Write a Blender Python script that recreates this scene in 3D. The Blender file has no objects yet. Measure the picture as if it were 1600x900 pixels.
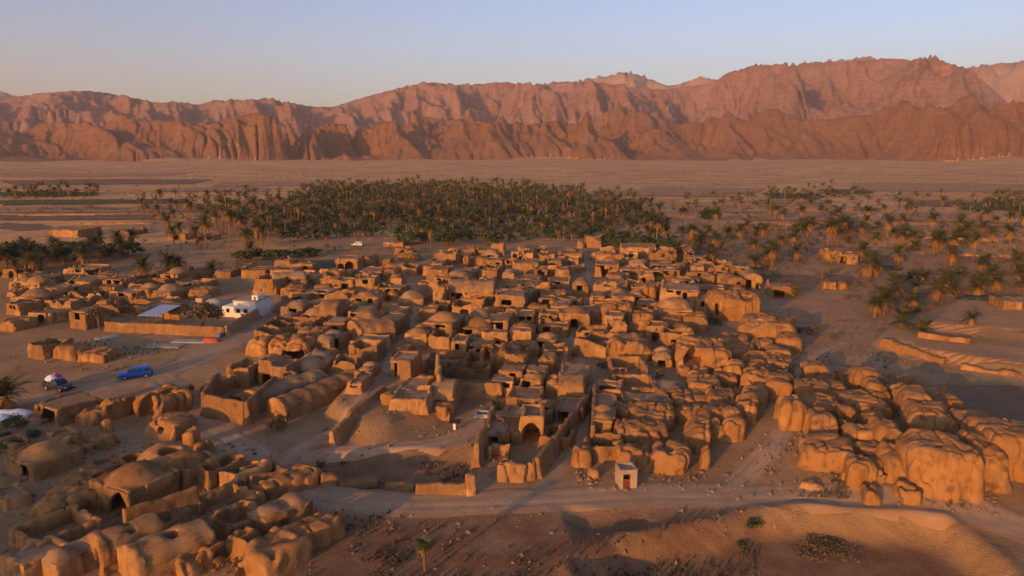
import bpy, bmesh, math, random
import numpy as np
from mathutils import Vector, Matrix
R = math.radians
rng = random.Random(7)
scene = bpy.context.scene
col = scene.collection

# ------------------------------------------------------------------ camera
CAM = np.array([0.0, 0.0, 34.0]); PITCH = 10.8; FPX = 1142.0
cam_d = bpy.data.cameras.new('camera'); cam = bpy.data.objects.new('camera', cam_d); col.objects.link(cam)
cam.location = CAM; cam.rotation_euler = (R(90 - PITCH), 0, 0)
cam_d.sensor_width = 36.0; cam_d.lens = 36.0 * FPX / 1600.0
cam_d.clip_start = 0.5; cam_d.clip_end = 60000
scene.camera = cam

# ------------------------------------------------------------------ sky, sun, exposure
SUN_EL, SUN_AZ = 8.6, 34.0           # low evening sun behind the viewer, to the left
world = bpy.data.worlds.new('World'); scene.world = world; world.use_nodes = True
wn = world.node_tree; bg = wn.nodes['Background']
sky = wn.nodes.new('ShaderNodeTexSky'); sky.sky_type = 'NISHITA'; sky.sun_disc = False
sky.sun_elevation = R(SUN_EL); sky.sun_rotation = R(180 + SUN_AZ)
sky.air_density = 1.0; sky.dust_density = 1.7; sky.ozone_density = 1.6
tint = wn.nodes.new('ShaderNodeMix'); tint.data_type = 'RGBA'; tint.blend_type = 'MULTIPLY'; tint.inputs['Factor'].default_value = 1.0
tint.inputs['B'].default_value = (0.98, 0.98, 1.26, 1)          # the dry evening air is bluer than the model's
wn.links.new(sky.outputs[0], tint.inputs['A']); wn.links.new(tint.outputs['Result'], bg.inputs[0]); bg.inputs[1].default_value = 0.145
sd = bpy.data.lights.new('sun', 'SUN'); sun = bpy.data.objects.new('sun', sd); col.objects.link(sun)
sd.energy = 3.75; sd.angle = R(0.5); sd.color = (1.0, 0.46, 0.10)
sv = Vector((-math.sin(R(SUN_AZ)) * math.cos(R(SUN_EL)), -math.cos(R(SUN_AZ)) * math.cos(R(SUN_EL)), math.sin(R(SUN_EL))))
sun.rotation_euler = sv.to_track_quat('Z', 'Y').to_euler(); sun.location = (-60, -60, 80)
vs_ = scene.view_settings
vs_.view_transform = 'Standard'; vs_.look = 'None'; vs_.gamma = 1.0; vs_.use_curve_mapping = False
vs_.exposure = 0.44

# ------------------------------------------------------------------ numeric helpers
_rs = np.random.RandomState(11)
LAT = _rs.rand(64, 64, 64).astype(np.float32)
def noise3(x, y, z, s=1.0, seed=0):
    x = np.asarray(x, np.float32) / s + seed * 7.31 + 100; y = np.asarray(y, np.float32) / s + seed * 3.77 + 100; z = np.asarray(z, np.float32) / s + seed * 5.13 + 100
    x, y, z = np.broadcast_arrays(x, y, z)
    xi = np.floor(x).astype(np.int32); yi = np.floor(y).astype(np.int32); zi = np.floor(z).astype(np.int32)
    fx = x - xi; fy = y - yi; fz = z - zi
    fx = fx * fx * (3 - 2 * fx); fy = fy * fy * (3 - 2 * fy); fz = fz * fz * (3 - 2 * fz)
    x0 = xi & 63; x1 = (xi + 1) & 63; y0 = yi & 63; y1 = (yi + 1) & 63; z0 = zi & 63; z1 = (zi + 1) & 63
    def L(a, b, t): return a + (b - a) * t
    return L(L(L(LAT[x0, y0, z0], LAT[x1, y0, z0], fx), L(LAT[x0, y1, z0], LAT[x1, y1, z0], fx), fy),
             L(L(LAT[x0, y0, z1], LAT[x1, y0, z1], fx), L(LAT[x0, y1, z1], LAT[x1, y1, z1], fx), fy), fz)
def noise2(x, y, s=1.0, seed=0): return noise3(x, y, 0.37, s, seed) if s == 1.0 else noise3(x, y, np.float32(0.37 * s), s, seed)
def fbm2(x, y, s, seed=0, o=4, gain=.5):
    a = 0; amp = 1; tot = 0
    for i in range(o):
        a = a + amp * noise2(x, y, s / 2 ** i, seed + i); tot += amp; amp *= gain
    return a / tot
def sstep(a, b, x):
    t = np.clip((x - a) / (b - a), 0, 1); return t * t * (3 - 2 * t)

# rays of the camera: used to find where on the ground a thing stands
_p = R(PITCH); FW = np.array([0, math.cos(_p), -math.sin(_p)]); UP = np.array([0, math.sin(_p), math.cos(_p)]); RT = np.array([1., 0, 0])
def ray(px, py):
    return FW + RT * ((px - 800) / FPX) + UP * ((450 - py) / FPX)
def at0(px, py, z=0.0):
    d = ray(px, py); t = (z - CAM[2]) / d[2]; return CAM + d * t
def depth_of(p): return float(np.dot(np.asarray(p) - CAM, FW))
def project(p):
    v = np.asarray(p) - CAM; z = v @ FW
    return 800 + FPX * (v @ RT) / z, 450 - FPX * (v @ UP) / z

def poly_sd(x, y, pts):
    """signed distance to a polygon, negative inside"""
    pts = np.asarray(pts, float); x = np.asarray(x, float); y = np.asarray(y, float)
    d = np.full(x.shape, 1e18); ins = np.zeros(x.shape, bool)
    n = len(pts)
    for i in range(n):
        a = pts[i]; b = pts[(i + 1) % n]; e = b - a
        wx = x - a[0]; wy = y - a[1]
        t = np.clip((wx * e[0] + wy * e[1]) / (e @ e), 0, 1)
        d = np.minimum(d, (wx - e[0] * t) ** 2 + (wy - e[1] * t) ** 2)
        c = ((a[1] > y) != (b[1] > y)) & (x < (b[0] - a[0]) * (y - a[1]) / ((b[1] - a[1]) if b[1] != a[1] else 1e-9) + a[0])
        ins ^= c
    d = np.sqrt(d); return np.where(ins, -d, d)
def inside(x, y, pts):
    c = False; n = len(pts)
    for i in range(n):
        ax, ay = pts[i]; bx, by = pts[(i + 1) % n]
        if (ay > y) != (by > y) and x < (bx - ax) * (y - ay) / (by - ay) + ax: c = not c
    return c
def P2(lst): return [tuple(at0(a, b)[:2]) for a, b in lst]

# ------------------------------------------------------------------ terrain
BASIN = P2([(1186, 803), (1240, 801), (1330, 806), (1430, 815), (1478, 818), (1520, 850), (1570, 893), (1640, 960), (1500, 1100), (1000, 1100), (930, 960), (900, 885), (960, 850), (1060, 830), (1130, 822)])
PIT = P2([(880, 792), (960, 800), (1010, 806), (1030, 822), (900, 840)])
PLOT = P2([(496, 712), (560, 706), (660, 703), (735, 706), (742, 735), (725, 760), (640, 766), (560, 758), (505, 752)])
TERR = P2([(1368, 532), (1380, 545), (1450, 560), (1520, 572), (1560, 578), (1640, 592), (1900, 600), (1900, 470), (1500, 470), (1400, 515)])
TERR2 = P2([(1430, 524), (1530, 532), (1640, 540), (1800, 545), (1800, 470), (1500, 480)])
_m = at0(612, 632); MOUND = (_m[0], _m[1])
_r = at0(1420, 690); RUIN = (_r[0], _r[1])
def Hn(x, y):
    x = np.asarray(x, float); y = np.asarray(y, float)
    r = np.hypot(x, y)
    far = sstep(250, 900, r)
    h = 0.22 * (noise2(x, y, 5, 1) - .5) + 0.7 * (noise2(x, y, 28, 2) - .5) + far * 5.0 * (noise2(x, y, 220, 3) - .5) + sstep(800, 1500, r) * (9 * (noise2(x, y, 260, 16) - .5) + 4 * (noise2(x, y, 90, 17) - .5))
    h = h + 0.10 * (noise2(x, y, 1.7, 4) - .5) * (1 - far)
    d = poly_sd(x, y, BASIN) + 0.9 * (noise2(x, y, 4, 9) - .5)
    h = h - 1.8 * sstep(.8, -1.3, d) + 0.4 * sstep(2.2, .6, d) * sstep(-.6, .6, d)
    d = poly_sd(x, y, PIT); h = h - .6 * sstep(.6, -1.2, d)
    d = poly_sd(x, y, PLOT); h = h - 1.1 * sstep(.5, -.6, d)
    d = poly_sd(x, y, TERR) + 1.2 * (noise2(x, y, 4, 8) - .5); h = h + 1.5 * sstep(.9, -.9, d)
    d = poly_sd(x, y, TERR2) + 1.5 * (noise2(x, y, 5, 12) - .5); h = h + 1.0 * sstep(.8, -.8, d)
    dx = (x - MOUND[0]) / 7.8; dy = (y - MOUND[1]) / 11.5
    h = h + 1.7 * sstep(1.12, .86, np.sqrt(dx * dx + dy * dy) + .35 * (noise2(x, y, 4.5, 18) - .5)) * (.85 + .3 * noise2(x, y, 2.2, 19))
    dx = (x - RUIN[0]) / 21.0; dy = (y - RUIN[1]) / 17.0
    h = h + 1.4 * sstep(1.3, .5, np.sqrt(dx * dx + dy * dy))
    # a rise of the land behind the viewer on the left; its shadow lies over the lower left quarter
    u = (x + 132) * .83 - (y + 50) * .56; v = (x + 132) * .56 + (y + 50) * .83
    h = h + 23.2 * np.exp(-(v / 26) ** 2) * sstep(40, 14, u + 10 * (noise2(x, y, 18, 14) - .5)) * sstep(-120, -70, u) * (.9 + .25 * noise2(x, y, 16, 15))
    return h
# the same heights kept in two tables for quick reading
_T = []
for (x0_, x1_, y0_, y1_, st_) in ((-190., 210., 30., 330., .4), (-2600., 2600., -900., 3600., 8.)):
    gx_ = np.arange(x0_, x1_ + st_, st_); gy_ = np.arange(y0_, y1_ + st_, st_); A_, B_ = np.meshgrid(gx_, gy_, indexing='ij'); _T.append((x0_, x1_, y0_, y1_, st_, Hn(A_, B_)))
Hexact = Hn
def _look(T, x, y):
    x0, x1, y0, y1, st, G = T; u = np.clip((x - x0) / st, 0, G.shape[0] - 1.001); v = np.clip((y - y0) / st, 0, G.shape[1] - 1.001)
    i = u.astype(np.int32); j = v.astype(np.int32); f = u - i; g = v - j
    return (G[i, j] * (1 - f) + G[i + 1, j] * f) * (1 - g) + (G[i, j + 1] * (1 - f) + G[i + 1, j + 1] * f) * g
def Hn(x, y):
    x = np.asarray(x, float); y = np.asarray(y, float); x, y = np.broadcast_arrays(x, y)
    n = _T[0]; inn = (x > n[0]) & (x < n[1]) & (y > n[2]) & (y < n[3])
    return np.where(inn, _look(n, x, y), _look(_T[1], x, y))
def _l1(T, x, y):
    x0, x1, y0, y1, st, G = T; u = min(max((x - x0) / st, 0), G.shape[0] - 1.001); v = min(max((y - y0) / st, 0), G.shape[1] - 1.001); i = int(u); j = int(v); f = u - i; g = v - j
    return float((G[i, j] * (1 - f) + G[i + 1, j] * f) * (1 - g) + (G[i, j + 1] * (1 - f) + G[i + 1, j + 1] * f) * g)
def H(x, y):
    n = _T[0]; return _l1(n if n[0] < x < n[1] and n[2] < y < n[3] else _T[1], x, y)
def at(px, py, dz=0.0):
    z = 0.0
    for _ in range(5):
        p = at0(px, py, z); z = H(p[0], p[1])
    return np.array([p[0], p[1], z + dz])

# ------------------------------------------------------------------ object helpers
def tag(o, label=None, cat=None, group=None, kind=None):
    if label: o['label'] = label
    if cat: o['category'] = cat
    if group: o['group'] = group
    if kind: o['kind'] = kind
    return o
def link(name, me, parent=None, loc=None, rz=0.0):
    o = bpy.data.objects.new(name, me); col.objects.link(o)
    if parent is not None: o.parent = parent
    if loc is not None: o.location = [float(c) for c in loc]
    o.rotation_euler[2] = rz
    return o
def empty(name, loc, rz=0.0): return link(name, None, None, loc, rz)
def mesh_np(name, V, F, mats, smooth=True, mi=None):
    """V (n,3), F (m,3|4)"""
    V = np.asarray(V, np.float32); F = np.asarray(F, np.int32)
    me = bpy.data.meshes.new(name)
    me.vertices.add(len(V)); me.vertices.foreach_set('co', V.ravel())
    k = F.shape[1]
    me.loops.add(F.size); me.loops.foreach_set('vertex_index', F.ravel())
    me.polygons.add(len(F)); me.polygons.foreach_set('loop_start', np.arange(0, F.size, k, dtype=np.int32))
    try: me.polygons.foreach_set('loop_total', np.full(len(F), k, np.int32))
    except Exception: pass
    me.polygons.foreach_set('use_smooth', np.full(len(F), bool(smooth)))
    for m in (mats if isinstance(mats, (list, tuple)) else [mats]): me.materials.append(m)
    if mi is not None: me.polygons.foreach_set('material_index', np.asarray(mi, np.int32))
    me.update(calc_edges=True); me.validate()
    return me
def grid_faces(nu, nv):
    i = np.arange(nu * nv).reshape(nu, nv)
    return np.stack([i[:-1, :-1], i[1:, :-1], i[1:, 1:], i[:-1, 1:]], -1).reshape(-1, 4)
class MB:
    """collects simple shapes into one mesh"""
    def __init__(s): s.v = []; s.f = []
    def add(s, v, f):
        b = len(s.v); s.v += [tuple(map(float, p)) for p in v]; s.f += [tuple(i + b for i in q) for q in f]; return s
    def box(s, x0, x1, y0, y1, z0, z1):
        return s.add([(x, y, z) for z in (z0, z1) for y in (y0, y1) for x in (x0, x1)],
                     [(0, 2, 3, 1), (4, 5, 7, 6), (0, 1, 5, 4), (2, 6, 7, 3), (0, 4, 6, 2), (1, 3, 7, 5)])
    def hexa(s, bot, top):
        return s.add(list(bot) + list(top), [(3, 2, 1, 0), (4, 5, 6, 7), (0, 1, 5, 4), (1, 2, 6, 5), (2, 3, 7, 6), (3, 0, 4, 7)])
    def tube(s, pts, rad, n=7, cap=True):
        pts = [Vector(p) for p in pts]; rings = []
        for i, p in enumerate(pts):
            d = (pts[min(i + 1, len(pts) - 1)] - pts[max(i - 1, 0)]).normalized()
            a = d.orthogonal().normalized(); b = d.cross(a)
            r = rad[i] if isinstance(rad, (list, tuple)) else rad
            rings.append([p + (a * math.cos(2 * math.pi * k / n) + b * math.sin(2 * math.pi * k / n)) * r for k in range(n)])
        v = [q for rg in rings for q in rg]; f = []
        for i in range(len(rings) - 1):
            for k in range(n): f.append((i * n + k, i * n + (k + 1) % n, (i + 1) * n + (k + 1) % n, (i + 1) * n + k))
        if cap: f.append(tuple(range(n - 1, -1, -1))); f.append(tuple((len(rings) - 1) * n + k for k in range(n)))
        return s.add(v, f)
    def build(s, name, mat, parent=None, loc=None, rz=0.0, smooth=False, bevel=0):
        me = bpy.data.meshes.new(name); me.from_pydata(s.v, [], s.f); me.materials.append(mat)
        if bevel:
            bm = bmesh.new(); bm.from_mesh(me); bmesh.ops.remove_doubles(bm, verts=bm.verts, dist=1e-5)
            bmesh.ops.bevel(bm, geom=bm.edges[:], offset=bevel, segments=2, affect='EDGES', profile=.6); bm.to_mesh(me); bm.free(); smooth = True
        for p in me.polygons: p.use_smooth = smooth
        me.update(); return link(name, me, parent, loc, rz)

# ------------------------------------------------------------------ materials
def newmat(name):
    m = bpy.data.materials.new(name); m.use_nodes = True
    return m, m.node_tree, m.node_tree.nodes['Principled BSDF']
def N(nt, t, **kw):
    n = nt.nodes.new(t)
    for k, v in kw.items():
        if k in n.inputs: n.inputs[k].default_value = v
        else: setattr(n, k, v)
    return n
def earth(name, cols, scales=(30., 4., .6), bump=.35, rough=.95, streak=False, bdist=.15, extra=None, rnd=.0):
    """dry earth: three colours mixed by noise at three sizes, fine relief; world position drives it"""
    m, nt, b = newmat(name); L = nt.links.new
    g = N(nt, 'ShaderNodeNewGeometry'); pos = g.outputs['Position']
    def nz(sc, det=4, rg=.6, vec=pos):
        n = N(nt, 'ShaderNodeTexNoise', Scale=1 / sc, Detail=det, Roughness=rg); L(vec, n.inputs['Vector']); return n.outputs['Fac']
    def ramp(fac, a, c):
        r = N(nt, 'ShaderNodeMapRange'); r.inputs['From Min'].default_value = a; r.inputs['From Max'].default_value = c; L(fac, r.inputs['Value']); return r.outputs[0]
    def mix(f, a, c):
        x = N(nt, 'ShaderNodeMix', data_type='RGBA')
        if isinstance(f, float): x.inputs['Factor'].default_value = f
        else: L(f, x.inputs['Factor'])
        for sock, v in ((x.inputs['A'], a), (x.inputs['B'], c)):
            if isinstance(v, tuple): sock.default_value = v + (1,) if len(v) == 3 else v
            else: L(v, sock)
        return x.outputs['Result']
    c = mix(ramp(nz(scales[0]), .38, .62), cols[0], cols[1])
    c = mix(ramp(nz(scales[1]), .45, .75), c, cols[2])
    dk = tuple(k * .72 for k in cols[0])
    c = mix(ramp(nz(scales[2], 5, .7), .5, .8), c, dk)
    if rnd: c = mix(ramp(nz(3.6, 3, .6), .54, .66), c, tuple(k * 1.25 for k in cols[1])); c = mix(ramp(nz(1.9, 3, .6), .58, .68), c, (cols[0][0] * .55, cols[0][1] * .56, cols[0][2] * .62))
    if streak:
        mp = N(nt, 'ShaderNodeMapping'); mp.inputs['Scale'].default_value = (1.6, 1.6, .22); L(pos, mp.inputs['Vector'])
        s = nz(1.0, 3, .6, mp.outputs[0]); c = mix(ramp(s, .52, .8), c, tuple(k * .6 for k in cols[0]))
    if rnd:
        oi = N(nt, 'ShaderNodeObjectInfo'); hs = N(nt, 'ShaderNodeHueSaturation')
        mr = N(nt, 'ShaderNodeMapRange'); mr.inputs['To Min'].default_value = 1 - rnd; mr.inputs['To Max'].default_value = 1 + rnd
        L(oi.outputs['Random'], mr.inputs['Value']); L(mr.outputs[0], hs.inputs['Value']); L(c, hs.inputs['Color']); c = hs.outputs[0]
    if extra: c = extra(nt, c, pos, nz, ramp, mix)
    L(c, b.inputs['Base Color']); b.inputs['Roughness'].default_value = rough; b.inputs['Specular IOR Level'].default_value = .15
    if bump:
        bm_ = N(nt, 'ShaderNodeBump', Strength=bump, Distance=bdist)
        a = N(nt, 'ShaderNodeMath', operation='ADD'); L(nz(scales[2] * .9, 6, .65), a.inputs[0]); L(nz(scales[2] * .16, 3), a.inputs[1])
        L(a.outputs[0], bm_.inputs['Height']); L(bm_.outputs[0], b.inputs['Normal'])
    return m
def plain(name, c, rough=.6, metal=0., spec=.4, var=.12, sc=.4):
    m, nt, b = newmat(name); L = nt.links.new
    tc = N(nt, 'ShaderNodeTexCoord'); n = N(nt, 'ShaderNodeTexNoise', Scale=1 / sc, Detail=4.); L(tc.outputs['Object'], n.inputs['Vector'])
    x = N(nt, 'ShaderNodeMix', data_type='RGBA'); L(n.outputs['Fac'], x.inputs['Factor'])
    x.inputs['A'].default_value = tuple(k * (1 - var) for k in c) + (1,); x.inputs['B'].default_value = tuple(min(1, k * (1 + var)) for k in c) + (1,)
    L(x.outputs['Result'], b.inputs['Base Color']); b.inputs['Roughness'].default_value = rough; b.inputs['Metallic'].default_value = metal; b.inputs['Specular IOR Level'].default_value = spec
    return m
def leafmat(name, a, c):
    m, nt, b = newmat(name); L = nt.links.new
    oi = N(nt, 'ShaderNodeObjectInfo'); g = N(nt, 'ShaderNodeNewGeometry')
    n = N(nt, 'ShaderNodeTexNoise', Scale=1.1, Detail=3.); L(g.outputs['Position'], n.inputs['Vector'])
    ad = N(nt, 'ShaderNodeMath', operation='MULTIPLY_ADD'); L(oi.outputs['Random'], ad.inputs[0]); ad.inputs[1].default_value = .6
    sb = N(nt, 'ShaderNodeMath', operation='SUBTRACT'); L(n.outputs['Fac'], sb.inputs[0]); sb.inputs[1].default_value = .3; L(sb.outputs[0], ad.inputs[2])
    x = N(nt, 'ShaderNodeMix', data_type='RGBA'); L(ad.outputs[0], x.inputs['Factor']); x.inputs['A'].default_value = a + (1,); x.inputs['B'].default_value = c + (1,)
    L(x.outputs['Result'], b.inputs['Base Color']); b.inputs['Roughness'].default_value = .7; b.inputs['Specular IOR Level'].default_value = .2
    return m
M = {}
MUD = ((.29, .148, .058), (.345, .185, .078), (.245, .13, .058))
M['mud'] = earth('mud_plaster', MUD, (9., 2.2, .7), .5, streak=True, rnd=.26)
M['mudroof'] = earth('mud_roof', ((0.274, 0.162, 0.083), (0.310, 0.191, 0.104), (0.245, 0.140, 0.072)), (6., 1.8, .6), .45, rnd=.2)
M['melt'] = earth('weathered_mud', ((0.288, 0.138, 0.048), (0.329, 0.168, 0.064), (0.261, 0.127, 0.053)), (8., 2.0, .8), .55, streak=True, bdist=.2, rnd=.1)
M['pale'] = earth('pale_mud', ((0.318, 0.194, 0.101), (0.347, 0.224, 0.122), (0.289, 0.173, 0.090)), (9., 2.2, .7), .3, rnd=.08)
def furrow(nt, c, pos, nz, ramp, mix):
    w = N(nt, 'ShaderNodeTexWave', Scale=.32, Distortion=2.5, Detail=2.); w.bands_direction = 'Y'; nt.links.new(pos, w.inputs['Vector'])
    return mix(ramp(w.outputs['Fac'], .2, 1.4), c, (.15, .095, .06))
def bands(nt, c, pos, nz, ramp, mix):
    mp = N(nt, 'ShaderNodeMapping'); mp.inputs['Scale'].default_value = (.012, .06, 1); nt.links.new(pos, mp.inputs['Vector'])
    c = mix(ramp(nz(1.0, 4, .6, mp.outputs[0]), .5, .72), c, (.24, .125, .07))
    return mix(ramp(nz(4.0, 2, .5), .66, .74), c, (.13, .085, .045))
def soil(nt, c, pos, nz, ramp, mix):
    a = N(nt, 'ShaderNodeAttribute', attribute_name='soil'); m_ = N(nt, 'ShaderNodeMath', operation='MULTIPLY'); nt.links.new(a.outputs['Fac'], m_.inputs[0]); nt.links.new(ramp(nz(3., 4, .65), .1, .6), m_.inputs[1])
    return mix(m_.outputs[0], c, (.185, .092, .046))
def strata(nt, c, pos, nz, ramp, mix):
    w = N(nt, 'ShaderNodeTexWave', Scale=.012, Distortion=9., Detail=4.); w.bands_direction = 'Z'; nt.links.new(pos, w.inputs['Vector'])
    c = mix(ramp(w.outputs['Fac'], .6, 2.4), c, (.27, .115, .075))
    mp = N(nt, 'ShaderNodeMapping'); mp.inputs['Scale'].default_value = (.02, .008, .004); nt.links.new(pos, mp.inputs['Vector'])
    return mix(ramp(nz(1.0, 6, .7, mp.outputs[0]), .52, .8), c, (.24, .12, .09))
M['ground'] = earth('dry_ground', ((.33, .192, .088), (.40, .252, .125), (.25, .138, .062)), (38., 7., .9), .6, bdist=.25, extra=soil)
def roadedge(nt, c, pos, nz, ramp, mix):
    at_ = N(nt, 'ShaderNodeAttribute', attribute_name='across'); ab = N(nt, 'ShaderNodeMath', operation='ABSOLUTE'); nt.links.new(at_.outputs['Fac'], ab.inputs[0])
    ad = N(nt, 'ShaderNodeMath', operation='MULTIPLY_ADD'); nt.links.new(nz(1.6, 5, .7), ad.inputs[0]); ad.inputs[1].default_value = .9; nt.links.new(ab.outputs[0], ad.inputs[2])
    tr = N(nt, 'ShaderNodeMath', operation='COMPARE'); nt.links.new(ab.outputs[0], tr.inputs[0]); tr.inputs[1].default_value = .36; tr.inputs[2].default_value = .10
    tm = N(nt, 'ShaderNodeMath', operation='MULTIPLY'); nt.links.new(tr.outputs[0], tm.inputs[0]); nt.links.new(ramp(nz(5., 3, .6), .4, .9), tm.inputs[1])
    c = mix(tm.outputs[0], c, (.25, .155, .095))
    return mix(ramp(ad.outputs[0], .95, 1.35), c, (.315, .175, .09))
M['road'] = earth('dusty_track', ((.39, .25, .14), (.45, .295, .17), (.33, .205, .115)), (14., 3., .5), .3, extra=roadedge)
M['field'] = earth('ploughed_soil', ((.44, .235, .105), (.50, .285, .135), (.35, .18, .08)), (22., 5., .8), .5, extra=furrow)
M['darkfield'] = earth('dark_field', ((.22, .12, .06), (.27, .15, .075), (.17, .092, .05)), (22., 5., .8), .5, extra=furrow)  # field colours in a darker brown
M['greenfield'] = earth('young_crop', ((.07, .085, .03), (.09, .10, .035), (.10, .085, .04)), (10., 3., .5), .5)
M['plain'] = earth('far_soil', ((.54, .28, .105), (.64, .35, .14), (.42, .205, .08)), (150., 40., 9.), .3, bdist=.6, extra=bands)
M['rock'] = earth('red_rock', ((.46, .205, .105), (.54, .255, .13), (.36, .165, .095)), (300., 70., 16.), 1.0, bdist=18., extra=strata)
M['rockhazed'] = earth('hazed_rock', ((.58, .29, .215), (.66, .36, .27), (.47, .24, .19)), (300., 70., 16.), 1.0, bdist=18., extra=strata)  # distance haze put into the main range's colour: paler and pinker
M['rockfar'] = earth('hazed_far_rock', ((.60, .34, .24), (.66, .40, .29), (.50, .29, .22)), (400., 110., 20.), 1.0, bdist=18.)  # farthest peaks paler still, aerial haze painted into the colour
M['palm'] = leafmat('palm_leaf', (.044, .050, .016), (.088, .086, .030))
M['deadpalm'] = leafmat('dry_palm_leaf', (.22, .10, .032), (.31, .15, .05))
M['trunk'] = earth('palm_trunk', ((.17, .10, .06), (.21, .13, .08), (.12, .075, .045)), (2., .6, .2), .6)
M['leaf'] = leafmat('leaf', (.028, .042, .014), (.06, .075, .024))
M['greenleaf'] = leafmat('green_leaf', (.03, .085, .02), (.05, .13, .03))
M['scrub'] = leafmat('dry_scrub', (.095, .07, .035), (.14, .10, .05))
M['rustscrub'] = leafmat('rusty_scrub', (.15, .075, .03), (.075, .065, .025))
M['hutwall'] = earth('hut_render', ((.36, .26, .17), (.42, .31, .21), (.29, .20, .13)), (2.5, .8, .25), .3, streak=True)
M['white'] = plain('white_plaster', (.62, .58, .54), .8, var=.08)
M['blue'] = plain('blue_paint', (.006, .085, .45), .35, spec=.5, var=.1)
M['glass'] = plain('dark_glass', (.012, .014, .018), .12, spec=.6)
M['tyre'] = plain('tyre', (.02, .02, .02), .85)
M['chrome'] = plain('grey_metal', (.45, .45, .45), .4, metal=.6)
M['lamp'] = plain('lamp_lens', (.7, .68, .6), .2)
M['navy'] = plain('navy_paint', (.015, .02, .05), .4, spec=.5)
M['pink'] = plain('pink_cloth', (.45, .06, .20), .9)
M['cloth'] = plain('white_cloth', (.68, .68, .70), .9)
M['reddoor'] = plain('red_door', (.15, .03, .018), .6, var=.3)
M['tin'] = plain('blue_tin', (.28, .36, .48), .5, metal=.2)
M['concrete'] = earth('concrete', ((.36, .31, .27), (.42, .37, .32), (.31, .27, .24)), (4., 1., .3), .3)
M['redcloth'] = plain('red_cloth', (.42, .09, .045), .9, var=.3)
M['bluedrum'] = plain('blue_plastic', (.04, .12, .42), .5)
# ------------------------------------------------------------------ ground, one sheet to the horizon
def make_ground():
    fa = np.linspace(-46, 46, 450); ba = np.linspace(46, 314, 90)[1:-1]
    az = np.radians(np.concatenate([fa, ba, [314.0]]))
    rr = np.concatenate([np.linspace(.05, 40, 16)[:-1], 40 * (9400 / 40.) ** (np.linspace(0, 1, 300))])
    A, RR = np.meshgrid(az, rr, indexing='ij')
    RR = np.where((np.abs(A) < R(47)) | (RR < 60), RR, 60 + (RR - 60) * .055)
    X = RR * np.sin(A); Y = RR * np.cos(A)
    Z = Hn(X, Y)
    V = np.stack([X, Y, Z], -1).reshape(-1, 3)
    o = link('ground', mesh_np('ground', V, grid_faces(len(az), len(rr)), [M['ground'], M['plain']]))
    # the far plain is another soil
    me = o.data; n = len(me.polygons); cen = np.zeros(n * 3, np.float32); me.polygons.foreach_get('center', cen); cen = cen.reshape(-1, 3)
    d = np.hypot(cen[:, 0], cen[:, 1]) + 90 * (noise2(cen[:, 0], cen[:, 1], 60, 5) - .5)
    me.polygons.foreach_set('material_index', (d > 285).astype(np.int32))
    vx, vy = V[:, 0], V[:, 1]
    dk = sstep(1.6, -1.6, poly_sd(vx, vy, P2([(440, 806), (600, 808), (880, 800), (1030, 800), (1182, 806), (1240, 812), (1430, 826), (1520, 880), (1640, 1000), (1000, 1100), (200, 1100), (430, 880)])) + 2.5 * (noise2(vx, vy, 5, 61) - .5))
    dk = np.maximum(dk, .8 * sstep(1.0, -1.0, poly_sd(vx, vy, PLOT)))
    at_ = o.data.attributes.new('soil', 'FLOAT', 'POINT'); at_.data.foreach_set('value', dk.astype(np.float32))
    return tag(o, kind='structure')
make_ground()
def sheet(name, quad, mat, nu=30, nv=16, dz=.03, wob=0.6):
    q = [at(*c)[:2] for c in quad]            # corners: near left, near right, far right, far left
    u, v = np.meshgrid(np.linspace(0, 1, nu), np.linspace(0, 1, nv), indexing='ij')
    P = ((1 - u) * (1 - v))[..., None] * q[0] + (u * (1 - v))[..., None] * q[1] + (u * v)[..., None] * q[2] + ((1 - u) * v)[..., None] * q[3]
    X = P[..., 0] + wob * 2 * (noise2(P[..., 0], P[..., 1], 9, 21) - .5); Y = P[..., 1] + wob * 2 * (noise2(P[..., 0], P[..., 1], 9, 22) - .5)
    Z = Hn(X, Y) + dz
    o = link(name, mesh_np(name, np.stack([X, Y, Z], -1).reshape(-1, 3), grid_faces(nu, nv), mat)); return tag(o, kind='structure')
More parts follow.
